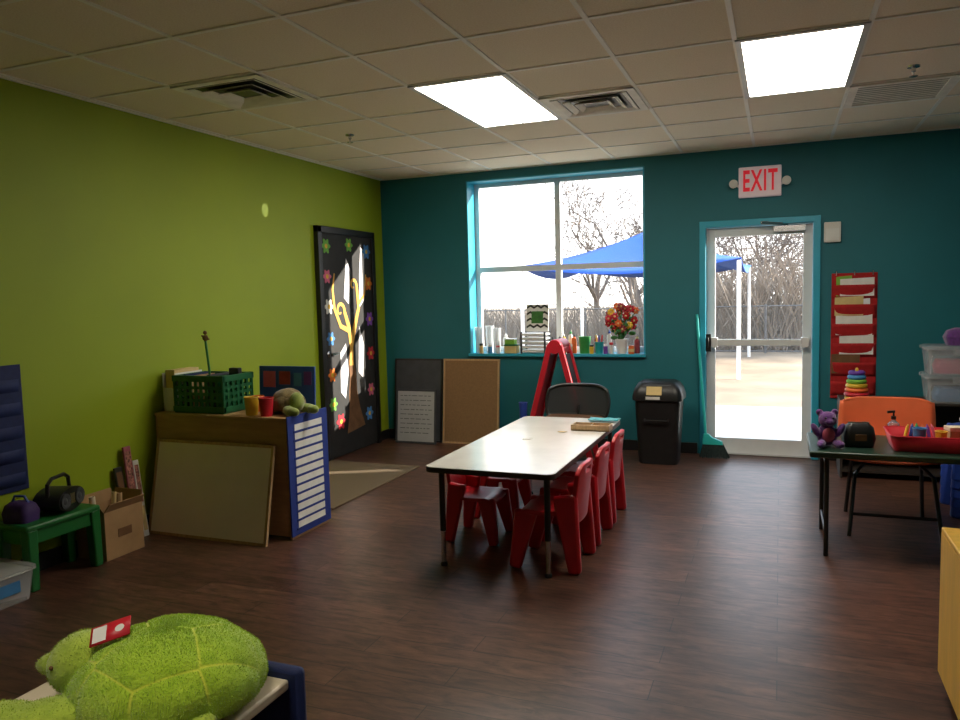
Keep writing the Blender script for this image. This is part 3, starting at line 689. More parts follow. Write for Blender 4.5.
# ------------------------------------------------------------------ shelf unit by green wall
SX0, SX1, SY0, SY1, STZ = -3.905, -2.84, 3.87, 4.28, .776
t = thing('shelf_unit', 'low maple shelf unit standing out from the green wall', 'shelf unit', ((SX0+SX1)/2, (SY0+SY1)/2, 0))
hx, hy = (SX1-SX0)/2, (SY1-SY0)/2
obj('top', rbox(-hx, hx, -hy-.008, hy, STZ-.022, STZ), MAPLE, t, bevel=.004)
obj('back_panel', rbox(-hx+.018, hx-.018, -hy, -hy+.012, .02, STZ-.022), MAPLE, t)
for sx in (-1, 1): obj('side_panel', rbox(sx*hx-.018*(sx > 0), sx*hx+.018*(sx < 0), -hy, hy, 0, STZ-.022), MAPLE, t, bevel=.003)
for zz in (.04, .38): obj('shelf', rbox(-hx+.018, hx-.018, -hy+.012, hy, zz, zz+.018), MAPLE, t)
t = thing('pocket_chart', 'blue pocket chart with rows of white cards on the shelf end', 'pocket chart', (SX1+.004, (SY0+SY1)/2, .02))
obj('backing', rbox(-.003, .006, -.22, .22, 0, .765), BLUEF, t, bevel=.002)
for k in range(12):
    z = .040 + k*.0565
    obj('card', rbox(.0065, .009, -.15, .15, z, z+.046), PAPER, t, smooth=False)
    obj('pocket_edge', rbox(.0065, .0105, -.165, .165, z-.005, z+.006), BLUEF, t, smooth=False)
t = lean_board('framed_board', 'pale framed board leaning against the back of the maple shelf unit', -3.86, -2.92, 3.712, .62, .21, OAK, CREAMB, .018)

# things on the shelf unit
CX = -3.565
ct = thing('crate', 'dark green slotted plastic crate on the maple shelf unit', 'crate', (CX, 4.06, STZ))
cw, cdp, ch = .205, .15, .25
obj('base', rbox(-cw, cw, -cdp, cdp, 0, .012), CRATEG, ct)
q = MB(); e = .014
for z0, z1 in ((ch-.04, ch), (0.01, .045)):
    q.box(-cw-.006, cw+.006, -cdp-.006, -cdp+e, z0, z1); q.box(-cw-.006, cw+.006, cdp-e, cdp+.006, z0, z1); q.box(-cw-.006, -cw+e, -cdp, cdp, z0, z1); q.box(cw-e, cw+.006, -cdp, cdp, z0, z1)
obj('rim', q, CRATEG, ct, smooth=False)
q = MB()
for i in range(10):
    x = -cw+.007 + i*(2*cw-.014)/9
    for y in (-cdp+.004, cdp-.004): q.box(x-.011, x+.011, y-.004, y+.004, .03, ch-.03)
for i in range(7):
    y = -cdp+.007 + i*(2*cdp-.014)/6
    for x in (-cw+.004, cw-.004): q.box(x-.004, x+.004, y-.011, y+.011, .03, ch-.03)
for z in (.085, .128, .17):
    for y in (-cdp+.004, cdp-.004): q.box(-cw, cw, y-.003, y+.003, z-.010, z+.010)
    for x in (-cw+.004, cw-.004): q.box(x-.003, x+.003, -cdp, cdp, z-.010, z+.010)
obj('lattice', q, CRATEG, ct, smooth=False)
zb = STZ + .0125
for i, (dx, y, w_, h_, m_, lab) in enumerate(((-.14, 4.06, .028, .24, NAVY, 'navy folder standing at the left inside the green crate'), (-.09, 4.06, .02, .23, KRAFT, 'brown folder standing inside the green crate'), (.06, 4.06, .03, .24, DKGREY, 'dark grey folder standing inside the green crate'), (.12, 4.07, .03, .23, DKGREEN, 'green folder standing at the right inside the crate'))):
    tt = thing('folder', lab, 'folder', (CX+dx, y, zb), group='folders in the green crate')
    obj('cover', MB().box(-w_/2, -w_/2+.002, -.11, .11, 0, h_).box(w_/2-.002, w_/2, -.11, .11, 0, h_).box(-w_/2, w_/2, -.112, -.11, 0, h_), m_, tt, smooth=False)
    obj('pages', rbox(-w_/2+.003, w_/2-.003, -.108, .105, .002, h_-.008), PAPER, tt)
t = thing('craft_stick', 'tall green stick with small figure on top standing in the crate', 'stick', (CX-.01, 4.04, zb))
obj('stick', MB().tube([(0, 0, 0), (.0, 0, .25), (-.02, .0, .46)], .008, 8), STOOLG, t)
obj('figure', MB().ell((-.02, 0, .48), (.022, .016, .022), 10, 8).ell((-.02, 0, .515), (.014, .012, .014), 10, 8).tube([(-.05, 0, .495), (.01, 0, .47)], .006, 6), BROWN, t)
t = thing('brush', 'dark bristle brush sticking up from the right of the crate', 'brush', (CX+.165, 4.1, zb))
obj('handle', MB().tube([(0, 0, 0), (0, 0, .22)], .01, 8), OAK, t); obj('bristles', rbox(-.05, .03, -.02, .02, .22, .275), BLACK, t, bevel=.006)
t = thing('magazine_file', 'white magazine file full of papers beside the green crate', 'file box', (-3.838, 4.07, STZ))
q = MB(); q.box(-.055, -.05, -.13, .13, 0, .26); q.box(.05, .055, -.13, .13, 0, .26); q.box(-.055, .055, -.13, -.125, 0, .16); q.box(-.055, .055, .125, .13, 0, .26); q.box(-.055, .055, -.13, .13, 0, .005)
obj('body', q, PAPER, t, smooth=False)
obj('papers', rbox(-.04, .04, -.115, .115, .006, .28), GOLDP, t)
t = thing('picture_board', 'blue board with a few coloured pictures standing behind the cups', 'picture board', (-3.12, 4.26, STZ), rot=(-.06, 0, 0))
obj('board', rbox(-.225, .225, -.006, .006, 0, .285), BRBLUE, t, bevel=.002)
for m_, x0, x1, z0, z1 in ((PINK, -.19, -.09, .14, .25), (DULLRED, -.06, .03, .16, .25), (SKYB, .06, .12, .15, .24), (PURPLEP, .14, .20, .16, .25)): obj('picture', rbox(x0, x1, -.009, -.0065, z0, z1), m_, t)
cup(-3.16, 3.94, STZ, .048, .115, YELLOW, 'yellow plastic cup on the shelf unit right of the crate')
cup(-3.035, 3.925, STZ, .048, .115, REDP, 'red plastic cup on the shelf unit beside the yellow cup')
cup(-3.23, 4.09, STZ, .042, .10, ORANGE, 'orange plastic cup behind the yellow cup')

# ------------------------------------------------------------------ plush turtles
def tufts(me, count, ln, wd, seed, okv=None):
    rnd = random.Random(seed); mb = MB(); n = len(me.vertices)
    me.update()
    for i in range(count):
        k = rnd.randrange(n)
        if okv and not okv(k): continue
        vtx = me.vertices[k]; nn = vtx.normal
        p = vtx.co + Vector((rnd.uniform(-1, 1), rnd.uniform(-1, 1), rnd.uniform(-1, 1)))*wd*1.2
        t1 = nn.orthogonal().normalized(); t2 = nn.cross(t1); a = rnd.uniform(0, 2*PI); s_ = (t1*math.cos(a) + t2*math.sin(a))*wd
        tip = p + nn*ln*rnd.uniform(.5, 1.1) + (t1*rnd.uniform(-1, 1) + t2*rnd.uniform(-1, 1))*ln*.5
        mb.add([p - s_ - nn*.002, p + s_ - nn*.002, tip], [(0, 1, 2)])
    m = bpy.data.meshes.new('fur'); m.from_pydata(mb.v, [], mb.f); m.polygons.foreach_set('use_smooth', [True]*len(m.polygons)); return m
def turtle(label, loc, rotz, s, body_m, sh_m, big=True):
    # faces local -X
    t = thing('plush_turtle', label, 'plush toy', loc, rotz)
    a, b_, h_ = .208*s, .19*s, .136*s
    q = MB()
    q.ell((0, 0, .055*s), (.185*s, .165*s, .055*s), 24, 12)
    q.ell((-.15*s, .005*s, .078*s), (.08*s, .068*s, .056*s), 16, 10)
    q.ell((-.194*s, .01*s, .088*s), (.082*s, .080*s, .068*s), 20, 14)
    for sy in (-1, 1):
        q.ell((-.19*s, sy*.115*s, .034*s), (.12*s, .058*s, .034*s), 18, 10, Matrix.Rotation(sy*-.35, 3, 'Z'))
        q.ell((-.29*s, sy*.125*s, .032*s), (.095*s, .052*s, .031*s), 18, 10, Matrix.Rotation(sy*.12, 3, 'Z'))
        q.ell((.10*s, sy*.12*s, .030*s), (.06*s, .05*s, .03*s), 16, 10, Matrix.Rotation(sy*.6, 3, 'Z'))
    bm_ = remesh(q, .0075*s if big else .006*s, 6)
    ob = obj('body', bm_, body_m, t)
    cen = [(-.52, .05), (.0, -.32), (.02, .36), (.55, .0)] + [(.88*math.cos(2*PI*(i+.5)/8), .88*math.sin(2*PI*(i+.5)/8)) for i in range(8)]
    nu, nv = 240, 100; v = []; seam = []
    for j in range(nv+1):
        ph = 1.78 * j / nv
        for i in range(nu):
            th = 2*PI*i/nu; px, py = math.sin(ph)*math.cos(th), math.sin(ph)*math.sin(th)
            rr_ = ph/1.57; qx, qy = rr_*math.cos(th), rr_*math.sin(th)
            ds = sorted(math.hypot(qx-c[0], qy-c[1]) for c in cen); e_ = ds[1]-ds[0]
            disp = .032*min(1, e_/.25)**.6 + .004*noise.noise(Vector((qx*26, qy*26, 3))) + .026*noise.noise(Vector((qx*4, qy*4, 8)))
            k = .962 + disp
            v.append((a*k*px, b_*k*py, (.045*s) + h_*k*(math.cos(ph)*.90 + .06)))
            seam.append(.6*max(0, 1 - e_/.024) * (1 if rr_ < .8 else max(0, (.95-rr_)/.15)))
    f = [(j*nu+i, j*nu+(i+1) % nu, (j+1)*nu+(i+1) % nu, (j+1)*nu+i) for j in range(nv) for i in range(nu)]
    f.append(tuple(nv*nu+k for k in range(nu)))
    mb = MB(); mb.add(v, f); me = bpy.data.meshes.new('shell'); me.from_pydata(mb.v, [], mb.f)
    bm = bmesh.new(); bm.from_mesh(me); bmesh.ops.recalc_face_normals(bm, faces=bm.faces); bm.to_mesh(me); bm.free()
    at = me.attributes.new('seam', 'FLOAT', 'POINT'); at.data.foreach_set('value', seam)
    me.polygons.foreach_set('use_smooth', [True]*len(me.polygons))
    osh = obj('shell', me, sh_m, t)
    for sy in (-1, 1): obj('eye', MB().ell((-.232*s, sy*.069*s + .01*s, .108*s), (.0045*s, .004*s, .005*s), 12, 8), BROWN, t)
    if big:
        fu = obj('fur', tufts(me, 40000, .0042, .0009, 4, lambda k: k < len(seam) and seam[k] < .12), sh_m, osh); fu['kind'] = 'stuff'
        fu = obj('fur', tufts(bm_, 24000, .0045, .0009, 5), body_m, ob); fu['kind'] = 'stuff'
        tg = obj('tag', MB().add([(-.042, -.026, 0), (.042, -.026, 0), (.042, .026, 0), (-.042, .026, 0)], [(0,1,2,3)]), REDP, t, loc=(-.118*s, -.02, .172*s), rot=(.45, -.25, .28), solid=.003)
        obj('tag_print', MB().add([(-.037, -.021, .0022), (-.008, -.021, .0022), (-.008, .021, .0022), (-.037, .021, .0022)], [(0,1,2,3)]).add([(.020 + .010*math.cos(2*PI*i/14), .010*math.sin(2*PI*i/14), .0022) for i in range(14)], [tuple(range(14))]), PAPER, tg, smooth=False)
    return t
PLBODY = shell_mat((.31, .44, .035), (.42, .55, .055), (.3, .4, .05))
PLSHELL = shell_mat((.31, .50, .014), (.42, .60, .032), (.78, .74, .08))
turtle('large fuzzy lime green plush turtle with red tag on the near shelf', (-1.248, 1.235, .62), .33, 1.0, PLBODY, PLSHELL)
st_ = turtle('small green plush turtle with brownish shell on the maple shelf unit', (-2.975, 4.07, STZ), 2.75, .60, shell_mat((.20, .28, .05), (.34, .42, .10), (.2, .2, .05)), shell_mat((.13, .095, .03), (.24, .17, .06), (.06, .04, .02)), False)
st_.scale = (1, 1, 1.55)

# near shelf under the turtle
t = thing('low_shelf', 'cream-topped low shelf with blue end panel under the big turtle', 'shelf unit', (-1.33, .95, 0))
obj('top', rbox(-.275, .27, -.45, .455, .595, .62), M('cream_laminate', (.72, .62, .48), .45, .05, 6), t, bevel=.006)
for yy in (-.47, .455): obj('end_panel', rbox(-.295, .30, yy, yy+.03, 0, .645), NAVY, t, bevel=.014)
for zz in (.06, .33): obj('shelf', rbox(-.275, .27, -.44, .455, zz, zz+.02), MAPLE, t)
obj('back_panel', rbox(-.275, -.263, -.44, .455, .06, .595), MAPLE, t)

# ------------------------------------------------------------------ left corner group
t = thing('wall_chart', 'navy blue pocket chart hanging on the green wall at far left', 'pocket chart', (XL+.004, 2.60, .49))
obj('backing', rbox(-.004, .006, -.34, .34, 0, .70), NAVY, t, bevel=.002)
for k in range(5):
    z = .03+k*.13
    obj('pocket', MB().grid(lambda u, v: (.008+.006*v, -.32+.64*u, z+.07*v), 4, 2), NAVY, t, solid=.0015)
t = thing('step_stool', 'green plastic step stool against the green wall holding the music player', 'stool', (-3.785, 2.945, 0))
obj('top', rbox(-.135, .135, -.24, .225, .320, .355), STOOLG, t, bevel=.012)
obj('apron', MB().box(-.12, .12, -.225, -.213, .25, .322).box(-.12, .12, .198, .21, .25, .322).box(.108, .12, -.225, .21, .25, .322), STOOLG, t)
for sx in (-1, 1):
    for y0, y1 in ((-.205, -.21), (.19, .195)): obj('leg', MB().bar((sx*.102, y0, .33), (sx*.108, y1, 0), .065, .06, .055, .05), STOOLG, t, bevel=.008)
t = thing('boombox', 'black portable music player with carry handle on the green stool', 'boombox', (-3.775, 3.005, .355), rotz=.35)
obj('body', loft(MB(), [[(x_, .13*math.cos(a), .068 + .066*math.sin(a)) for a in [2*PI*i/28 for i in range(28)]] for x_ in (-.075, -.07, .05, .075)]), BLACK, t)
for sy in (-1, 1):
    obj('speaker', MB().lathe([(.044, 0), (.044, .008), (.036, .010), (.02, .004), (.012, .008), (.0, .01)], (.075, sy*.07, .068), 20, Matrix.Rotation(PI/2, 3, 'Y')), DKGREY, t)
obj('handle', MB().tube([(0, -.105, .10), (0, -.10, .17), (0, -.06, .195), (0, .06, .195), (0, .10, .17), (0, .105, .10)], .011, 8), BLACK, t)
obj('control_panel', rbox(.074, .080, -.022, .022, .04, .10), STEEL, t, bevel=.002)
t = thing('lunch_bag', 'small purple bag beside the music player on the green stool', 'bag', (-3.80, 2.79, .355), rotz=.2)
obj('body', loft(MB(), [rrect(.075, .06, 0, r=.03), rrect(.08, .065, .05, r=.03), rrect(.07, .05, .09, r=.03), rrect(.05, .03, .105, r=.02)]), M('dark_purple_cloth', (.05, .02, .13), .7, .2, 20), t)
obj('strap', MB().tube([(-.05, 0, .10), (-.03, 0, .135), (.03, 0, .135), (.05, 0, .10)], .007), BLUE, t)
t = thing('storage_bin', 'clear plastic storage bin with lid in front of green stool', 'storage bin', (-3.74, 2.50, 0))
obj('body', loft(MB(), [rrect(.14, .17, 0, r=.03), rrect(.155, .19, .16, r=.03)], True, False), CLEARP, t, solid=.003)
obj('lid', loft(MB(), [rrect(.165, .20, .155, r=.03), rrect(.165, .20, .172, r=.03), rrect(.15, .185, .182, r=.03)]), CLEARP, t)
obj('sticker', rbox(.152, .1545, -.04, .10, .06, .12), SKYB, t)
for i, (x, y, m_, c) in enumerate(((-.06, -.08, REDP, 'red'), (.03, .02, BLUE, 'blue'), (-.03, .1, YELLOW, 'yellow'), (.06, -.1, LIME, 'green'))):
    o = thing('toy_block', '%s toy block inside the clear bin by the green stool' % c, 'toy block', (-3.74+x, 2.50+y, .0045), rotz=i*.5, group='toy blocks in the clear bin')
    obj('block', rbox(-.035, .035, -.035, .035, 0, .06), m_, o, bevel=.004); obj('stud', MB().lathe([(.015, .06), (.015, .07)], n=12), m_, o)
t = thing('cardboard_box', 'open brown cardboard box with flaps up beside the green stool', 'box', (-3.785, 3.345, 0))
hx, hy, hh = .115, .14, .29
q = MB(); loft(q, [[(sx*hx, sy*hy, z) for sx, sy in ((-1, -1), (1, -1), (1, 1), (-1, 1))] for z in (0, hh)], True, False)
obj('body', q, KRAFT, t, solid=.005, smooth=False)
obj('flap', MB().add([(hx, -hy, hh), (hx, hy, hh), (hx+.035, hy-.01, hh+.05), (hx+.035, -hy+.01, hh+.05)], [(0,1,2,3)]), KRAFT, t, solid=.004, smooth=False)
obj('flap', MB().add([(-hx, -hy, hh), (-hx, hy, hh), (-hx-.008, hy-.01, hh+.07), (-hx-.008, -hy+.01, hh+.07)], [(0,1,2,3)]), KRAFT, t, solid=.004, smooth=False)
obj('flap', MB().add([(-hx, -hy, hh), (hx, -hy, hh), (hx-.01, -hy-.03, hh+.055), (-hx+.01, -hy-.03, hh+.055)], [(0,1,2,3)]), KRAFT, t, solid=.004, smooth=False)
obj('flap', MB().add([(-hx, hy, hh), (hx, hy, hh), (hx-.01, hy+.012, hh+.07), (-hx+.01, hy+.012, hh+.07)], [(0,1,2,3)]), KRAFT, t, solid=.004, smooth=False)
obj('print', rbox(hx+.003, hx+.005, -.05, .05, .12, .17), BROWN, t)
for i, (dx, dy, r_, h_, m_, tx, lab) in enumerate(((-.03, -.07, .018, .36, CREAMC, -.06, 'cream paper roll sticking out of the cardboard box'), (.03, -.02, .014, .37, GOLDP, .10, 'thin tan paper roll leaning out of the cardboard box'), (.0, .06, .02, .345, KRAFT, .05, 'brown paper roll at the right inside the cardboard box'))):
    o = thing('paper_roll', lab, 'paper roll', (-3.785+dx, 3.345+dy, .0045), rot=(-tx, 0, 0), group='paper rolls in the cardboard box')
    obj('tube', MB().lathe([(r_, 0), (r_, h_), (r_*.7, h_), (r_*.7, .004)], n=14), m_, o)
for i, (y0, w_, h_, m1, m2, tl, lab) in enumerate(((3.535, .06, .48, BLACK, BROWN, .14, 'tall dark picture book with brown cover leaning by the shelf unit'), (3.60, .055, .60, DULLPINK, PATTERN, .10, 'tallest package with red patterned front leaning on the green wall'), (3.658, .045, .50, PAPER, PATTERN, .12, 'white patterned picture book leaning beside the tallest package'))):
    tt = thing('picture_book', lab, 'book', (-3.84+.005*i, y0, 0), rot=(0, -tl, 0), group='picture books leaning on the green wall')
    obj('cover', rbox(-.008, .008, -w_/2, w_/2, 0, h_), m1, tt, bevel=.002)
    obj('picture', rbox(.0081, .0095, -w_/2+.008, w_/2-.008, h_*.45, h_-.03), m2, tt)
    obj('title_band', rbox(.0081, .0095, -w_/2+.008, w_/2-.008, .04, h_*.40), GOLDP, tt)

# ------------------------------------------------------------------ right table
t = thing('folding_table', 'dark green folding table with black legs at the right', 'table', (.80, 4.80, 0))
obj('tabletop', rbox(-.64, .64, -.30, .31, .565, .60), TABLEG, t, bevel=.008)
for sx in (-1, 1):
    x = sx*.55
    obj('leg', MB().tube([(x, -.25, .565), (x, -.25, .0)], .013, 10), BLACK, t); obj('leg', MB().tube([(x, .26, .565), (x, .26, .0)], .013, 10), BLACK, t)
    obj('cross_bar', MB().tube([(x, -.25, .12), (x, .26, .12)], .010, 8), BLACK, t); obj('cross_bar', MB().tube([(x, -.25, .52), (x, .26, .52)], .010, 8), BLACK, t)
    obj('brace', MB().bar((x, 0, .50), (x-sx*.28, 0, .563), .02, .006), BLACK, t)
t = thing('shell_chair', 'orange moulded chair with black metal legs behind the folding table', 'chair', (.645, 5.26, 0), rotz=PI)
prof = [(.16, .425), (.13, .44), (.05, .435), (-.06, .425), (-.14, .43), (-.185, .47), (-.21, .56), (-.225, .68), (-.235, .755), (-.238, .785)]
def shf(u, v):
    k = v*(len(prof)-1); i = min(int(k), len(prof)-2); fr = k-i
    y = prof[i][0]*(1-fr)+prof[i+1][0]*fr; z = prof[i][1]*(1-fr)+prof[i+1][1]*fr
    w_ = .265 + .02*math.sin(PI*v); uu = 2*u-1
    return (uu*w_, y + (.03*uu*uu if v > .5 else 0)*min(1, (v-.5)*3), z + (.02*uu*uu if v < .55 else 0) - (.030*abs(uu)**6 if v > .9 else 0))
obj('shell', MB().grid(shf, 16, 36), CORAL, t, solid=.008)
for sx in (-1, 1):
    obj('leg', MB().tube([(sx*.15, .12, .42), (sx*.21, .20, .36), (sx*.245, .30, 0)], .012, 8), BLACK, t)
    obj('leg', MB().tube([(sx*.15, -.12, .42), (sx*.20, -.17, .38), (sx*.225, -.25, 0)], .012, 8), BLACK, t)
obj('stretcher', MB().tube([(-.225, .265, .13), (.225, .265, .13)], .010, 8), BLACK, t)
# plush on table
t = thing('plush_bear', 'small purple plush animal sitting on the left end of the folding table', 'plush toy', (.255, 4.68, .60), rotz=.2)
q = MB(); q.ell((0, 0, .065), (.055, .045, .065)); q.ell((0, -.01, .155), (.05, .046, .046)); q.ell((0, -.05, .145), (.024, .02, .018))
for sx in (-1, 1):
    q.ell((sx*.042, 0, .195), (.02, .012, .02)); q.ell((sx*.065, -.02, .095), (.02, .022, .045), M=Matrix.Rotation(sx*.5, 3, 'Y')); q.ell((sx*.045, -.065, .024), (.024, .05, .023), M=Matrix.Rotation(sx*.3, 3, 'Z'))
obj('body', remesh(q, .005, 4), PURPLE, t)
for sx in (-1, 1): obj('eye', MB().ell((sx*.02, -.052, .168), (.006, .004, .006), 8, 6), BLACK, t)
obj('belly_patch', MB().ell((0, -.036, .07), (.035, .014, .042)), PINK, t)
t = thing('pouch', 'black zip pouch on the folding table beside the purple plush', 'pouch', (.42, 4.72, .60), rotz=.15)
obj('body', loft(MB(), [rrect(.075, .045, 0, r=.03), rrect(.085, .055, .05, r=.03), rrect(.075, .045, .11, r=.03), rrect(.05, .02, .135, r=.015)]), BLACK, t)
obj('zip', MB().tube([(-.055, 0, .136), (.055, 0, .136)], .004, 6), STEEL, t)
obj('patch', rbox(-.03, .03, -.058, -.050, .04, .075), BROWN, t)
t = thing('pump_bottle', 'clear hand sanitizer bottle with black pump on the folding table', 'bottle', (.63, 5.0, .60))
obj('body', MB().lathe([(.03, 0), (.032, .01), (.032, .09), (.012, .11), (.012, .12)], n=18), clear('gel_plastic', (.35, .5, .65), .30), t)
obj('pump', MB().lathe([(.014, .118), (.014, .135), (.005, .137), (.005, .16)], n=12).bar((.006, 0, .163), (-.035, -.01, .160), .014, .010), BLACK, t)
t = thing('tray', 'red plastic tray of craft supplies on the folding table', 'tray', (.80, 4.76, .60))
q = MB(); loft(q, [rrect(.21, .145, .003, r=.03), rrect(.23, .165, .085, r=.035)], True, False)
obj('body', q, REDP, t, solid=.005); obj('rim', MB().tube(rrect(.232, .167, .085, r=.036), .005, 6, True), REDP, t)
mk = [(YELLOW, 'yellow'), (BLUE, 'blue'), (GREENP, 'green'), (ORANGE, 'orange'), (PURPLEP, 'purple'), (PINK, 'pink')]
for i, (m_, c) in enumerate(mk):
    o = thing('crayon', '%s crayon standing up against the side of the red tray' % c, 'crayon', (.655+.035*i, 4.80+.02*(i % 3), .607), rot=(-.3, .25-.1*i, 0), group='crayons in the red tray')
    obj('stick', MB().lathe([(.009, 0), (.009, .10)], n=10), m_, o); obj('tip', MB().lathe([(.008, .10), (.002, .118)], n=10), m_, o)
t = thing('craft_box', 'tan cardboard box standing inside the red tray', 'box', (.92, 4.80, .607), rotz=.2)
obj('body', rbox(-.055, .055, -.04, .04, 0, .105), KRAFT, t, bevel=.002); obj('lid', rbox(-.057, .057, -.042, .042, .09, .112), CREAMC, t, bevel=.002)
cup(.72, 4.70, .607, .035, .11, SKYB, 'light blue cup standing in the red tray on the folding table')
cup(.82, 4.68, .607, .03, .10, YELLOW, 'yellow cup standing in the red tray on the folding table')
t = thing('storage_bin', 'low lidded clear bin at the back edge of the folding table', 'storage bin', (1.12, 5.0, .60))
obj('body', loft(MB(), [rrect(.12, .08, 0, r=.02), rrect(.135, .092, .11, r=.02)], True, False), CLEARP, t, solid=.003)
obj('lid', loft(MB(), [rrect(.14, .097, .108, r=.02), rrect(.14, .097, .128, r=.02)]), WHITE, t)

# wall shelf with clear bins behind
DWOOD = M('dark_shelf_wood', (.035, .025, .02), .6, .2, 6, stretch=(1, 6, 6))
t = thing('shelf_unit', 'low dark shelf under the red pocket chart holding clear bins', 'shelf unit', (1.0, 6.70, 0))
obj('top', rbox(-.55, .55, -.20, .20, .59, .61), DWOOD, t, bevel=.003)
for sx in (-1, 1): obj('side_panel', rbox(sx*.55-.018*(sx > 0), sx*.55+.018*(sx < 0), -.2, .2, 0, .59), DWOOD, t)
for zz in (.05, .31): obj('shelf', rbox(-.532, .532, -.2, .2, zz, zz+.018), DWOOD, t)
obj('back_panel', rbox(-.532, .532, .185, .2, .068, .59), DWOOD, t)
t = thing('stacking_rings', 'stacking ring toy in rainbow colours in front of red pocket chart', 'toy', (.57, 6.62, .61))
obj('base', MB().lathe([(.085, 0), (.085, .02), (.07, .03)], n=24), YELLOW, t)
for k, m_ in enumerate((REDP, ORANGE, YELLOW, LIME, SKYB, PURPLEP)):
    R0 = .075-.006*k; z = .045+.034*k
    obj('ring', MB().tube([(R0*math.cos(2*PI*i/24), R0*math.sin(2*PI*i/24), z) for i in range(24)], .0175, 10, True), m_, t)
obj('post', MB().lathe([(.012, .03), (.012, .245), (.006, .255)], n=12), YELLOW, t)
def bigbin(lab, z, m_, lid):
    t = thing('storage_bin', lab, 'storage bin', (1.235, 6.68, z), group='clear bins stacked on dark shelf')
    obj('body', loft(MB(), [rrect(.17, .14, 0, r=.03), rrect(.19, .16, .19, r=.03)], True, False), m_, t, solid=.004)
    obj('lid', loft(MB(), [rrect(.205, .175, .185, r=.03), rrect(.205, .175, .205, r=.03), rrect(.19, .16, .215, r=.03)]), lid, t)
    obj('latch', MB().box(-.03, .03, -.185, -.174, .15, .205), lid, t)
bigbin('clear bin under the stack, resting on the dark shelf', .61, CLEARP, PINKCLEAR)
bigbin('clear bin at the top of the stack on dark shelf', .826, PINKCLEAR, PINKCLEAR)
for z, m_, c in ((.6145, SKYB, 'blue'), (.8305, PINK, 'pink')):
    o = obj('folded_cloth', loft(MB(), [rrect(.12, .09, .0, r=.03), rrect(.13, .10, .05, r=.03), rrect(.11, .08, .10, r=.03)]), m_, None, (1.235, 6.68, z))
    tag(o, '%s folded cloth inside a clear bin on the dark shelf' % c, 'cloth')
o = obj('bag', loft(MB(), [rrect(.08, .07, 0, r=.03), rrect(.10, .085, .06, r=.03), rrect(.08, .06, .11, r=.03), rrect(.03, .03, .13, r=.02)]), PURPLE, None, (1.27, 6.68, 1.042))
tag(o, 'dark purple bag on top of the stacked clear bins', 'bag')

# stack of blue chairs
GB = 'blue chairs stacked by the right wall'
b0 = kid_chair('child_chair', 'blue plastic child chair at the bottom of the stack', (1.235, 5.72, 0), PI/2, BLUE, GB)
for k, w_ in enumerate(('second blue plastic child chair up from the floor in the stack', 'third blue plastic child chair up from the floor in the stack', 'fourth blue plastic child chair up from the floor in the stack', 'blue plastic child chair at the top of the stack')):
    dup(b0, w_, (1.235, 5.72, .06*(k+1)), PI/2)

# yellow cabinet at right edge
t = thing('rolling_cabinet', 'yellow maple rolling cabinet at the right edge of the room', 'cabinet', (.80, 2.55, 0))
hx, hy = .245, .57
obj('top', rbox(-hx, hx, -hy, hy, .60, .62), YELWOOD, t, bevel=.004)
obj('back_panel', rbox(-hx, -hx+.018, -hy, hy, .075, .60), YELWOOD, t)
for yy in (-hy, hy-.018): obj('side_panel', rbox(-hx+.018, hx, yy, yy+.018, .075, .60), YELWOOD, t)
for zz in (.075, .33): obj('shelf', rbox(-hx+.018, hx, -hy+.018, hy-.018, zz, zz+.018), YELWOOD, t)
for sx in (-1, 1):
    for sy in (-1, 1):
        obj('caster', MB().lathe([(0, -.014), (.024, -.014), (.027, 0), (.024, .014), (0, .014)], (sx*(hx-.045), sy*(hy-.05), .028), 14, Matrix.Rotation(PI/2, 3, 'Y')).box(sx*(hx-.045)-.02, sx*(hx-.045)+.02, sy*(hy-.05)-.015, sy*(hy-.05)+.015, .055, .075), BLACK, t)

# ------------------------------------------------------------------ outdoors
GROUND = M('sandy_ground', (.27, .195, .125), .95, .30, .9, .3, 6)
struct('ground_outside', rbox(-60, 40, YB+.25, 90, -.5, -.12), GROUND)
struct('trim_1', rbox(-6.0, 4.0, YB+.25, 10.4, -.12, -.02), M('concrete', (.48, .43, .37), .9, .12, 3))
struct('wall_sun_blocker', rbox(.60, .70, YB+.25, 7.85, -.12, 1.40), M('brick_buff', (.35, .27, .2), .9, .1, 10))  # unseen wall added to cut the sun coming through the door
t = thing('shade_canopy', 'bright blue pyramid shade canopy on white posts outside the window', 'canopy', (-2.75, 16.9, -.12))
hx, hy, ze, za = 2.1, 2.5, 1.98, 2.95
cs = [(-hx, -hy), (hx, -hy), (hx, hy), (-hx, hy)]
q = MB()
for i in range(4):
    A = Vector((*cs[i], ze)); B = Vector((*cs[(i+1) % 4], ze)); Cc = Vector((0, 0, za))
    def fn(u, v):
        e_ = A.lerp(B, u).lerp(Cc, v); e_.z += (-.10*4*v*(1-v) + .22*(1-v)*(1-4*u*(1-u)))
        return e_
    q.grid(fn, 10, 8)
obj('fabric', q, SAIL, t, solid=.01)
for cx, cy in cs: obj('post', MB().tube([(cx*.98, cy*.98, 0), (cx*.98, cy*.98, ze+.18)], .038, 10), WHITE, t)
t = thing('chain_link_fence', 'grey chain link fence along the far side of the playground', 'fence', (-5, 20.5, -.12))
obj('wire_mesh', MB().add([(-14, 0, .02), (14, 0, .02), (14, 0, 1.2), (-14, 0, 1.2)], [(0,1,2,3)]), fence_mat(), t, smooth=False)
for i in range(13): obj('post', MB().tube([(-14+i*28/12, 0, 0), (-14+i*28/12, 0, 1.25)], .03, 8), FENCEG, t)
for z in (.05, 1.2): obj('rail', MB().tube([(-14, 0, z), (14, 0, z)], .020, 6), FENCEG, t)
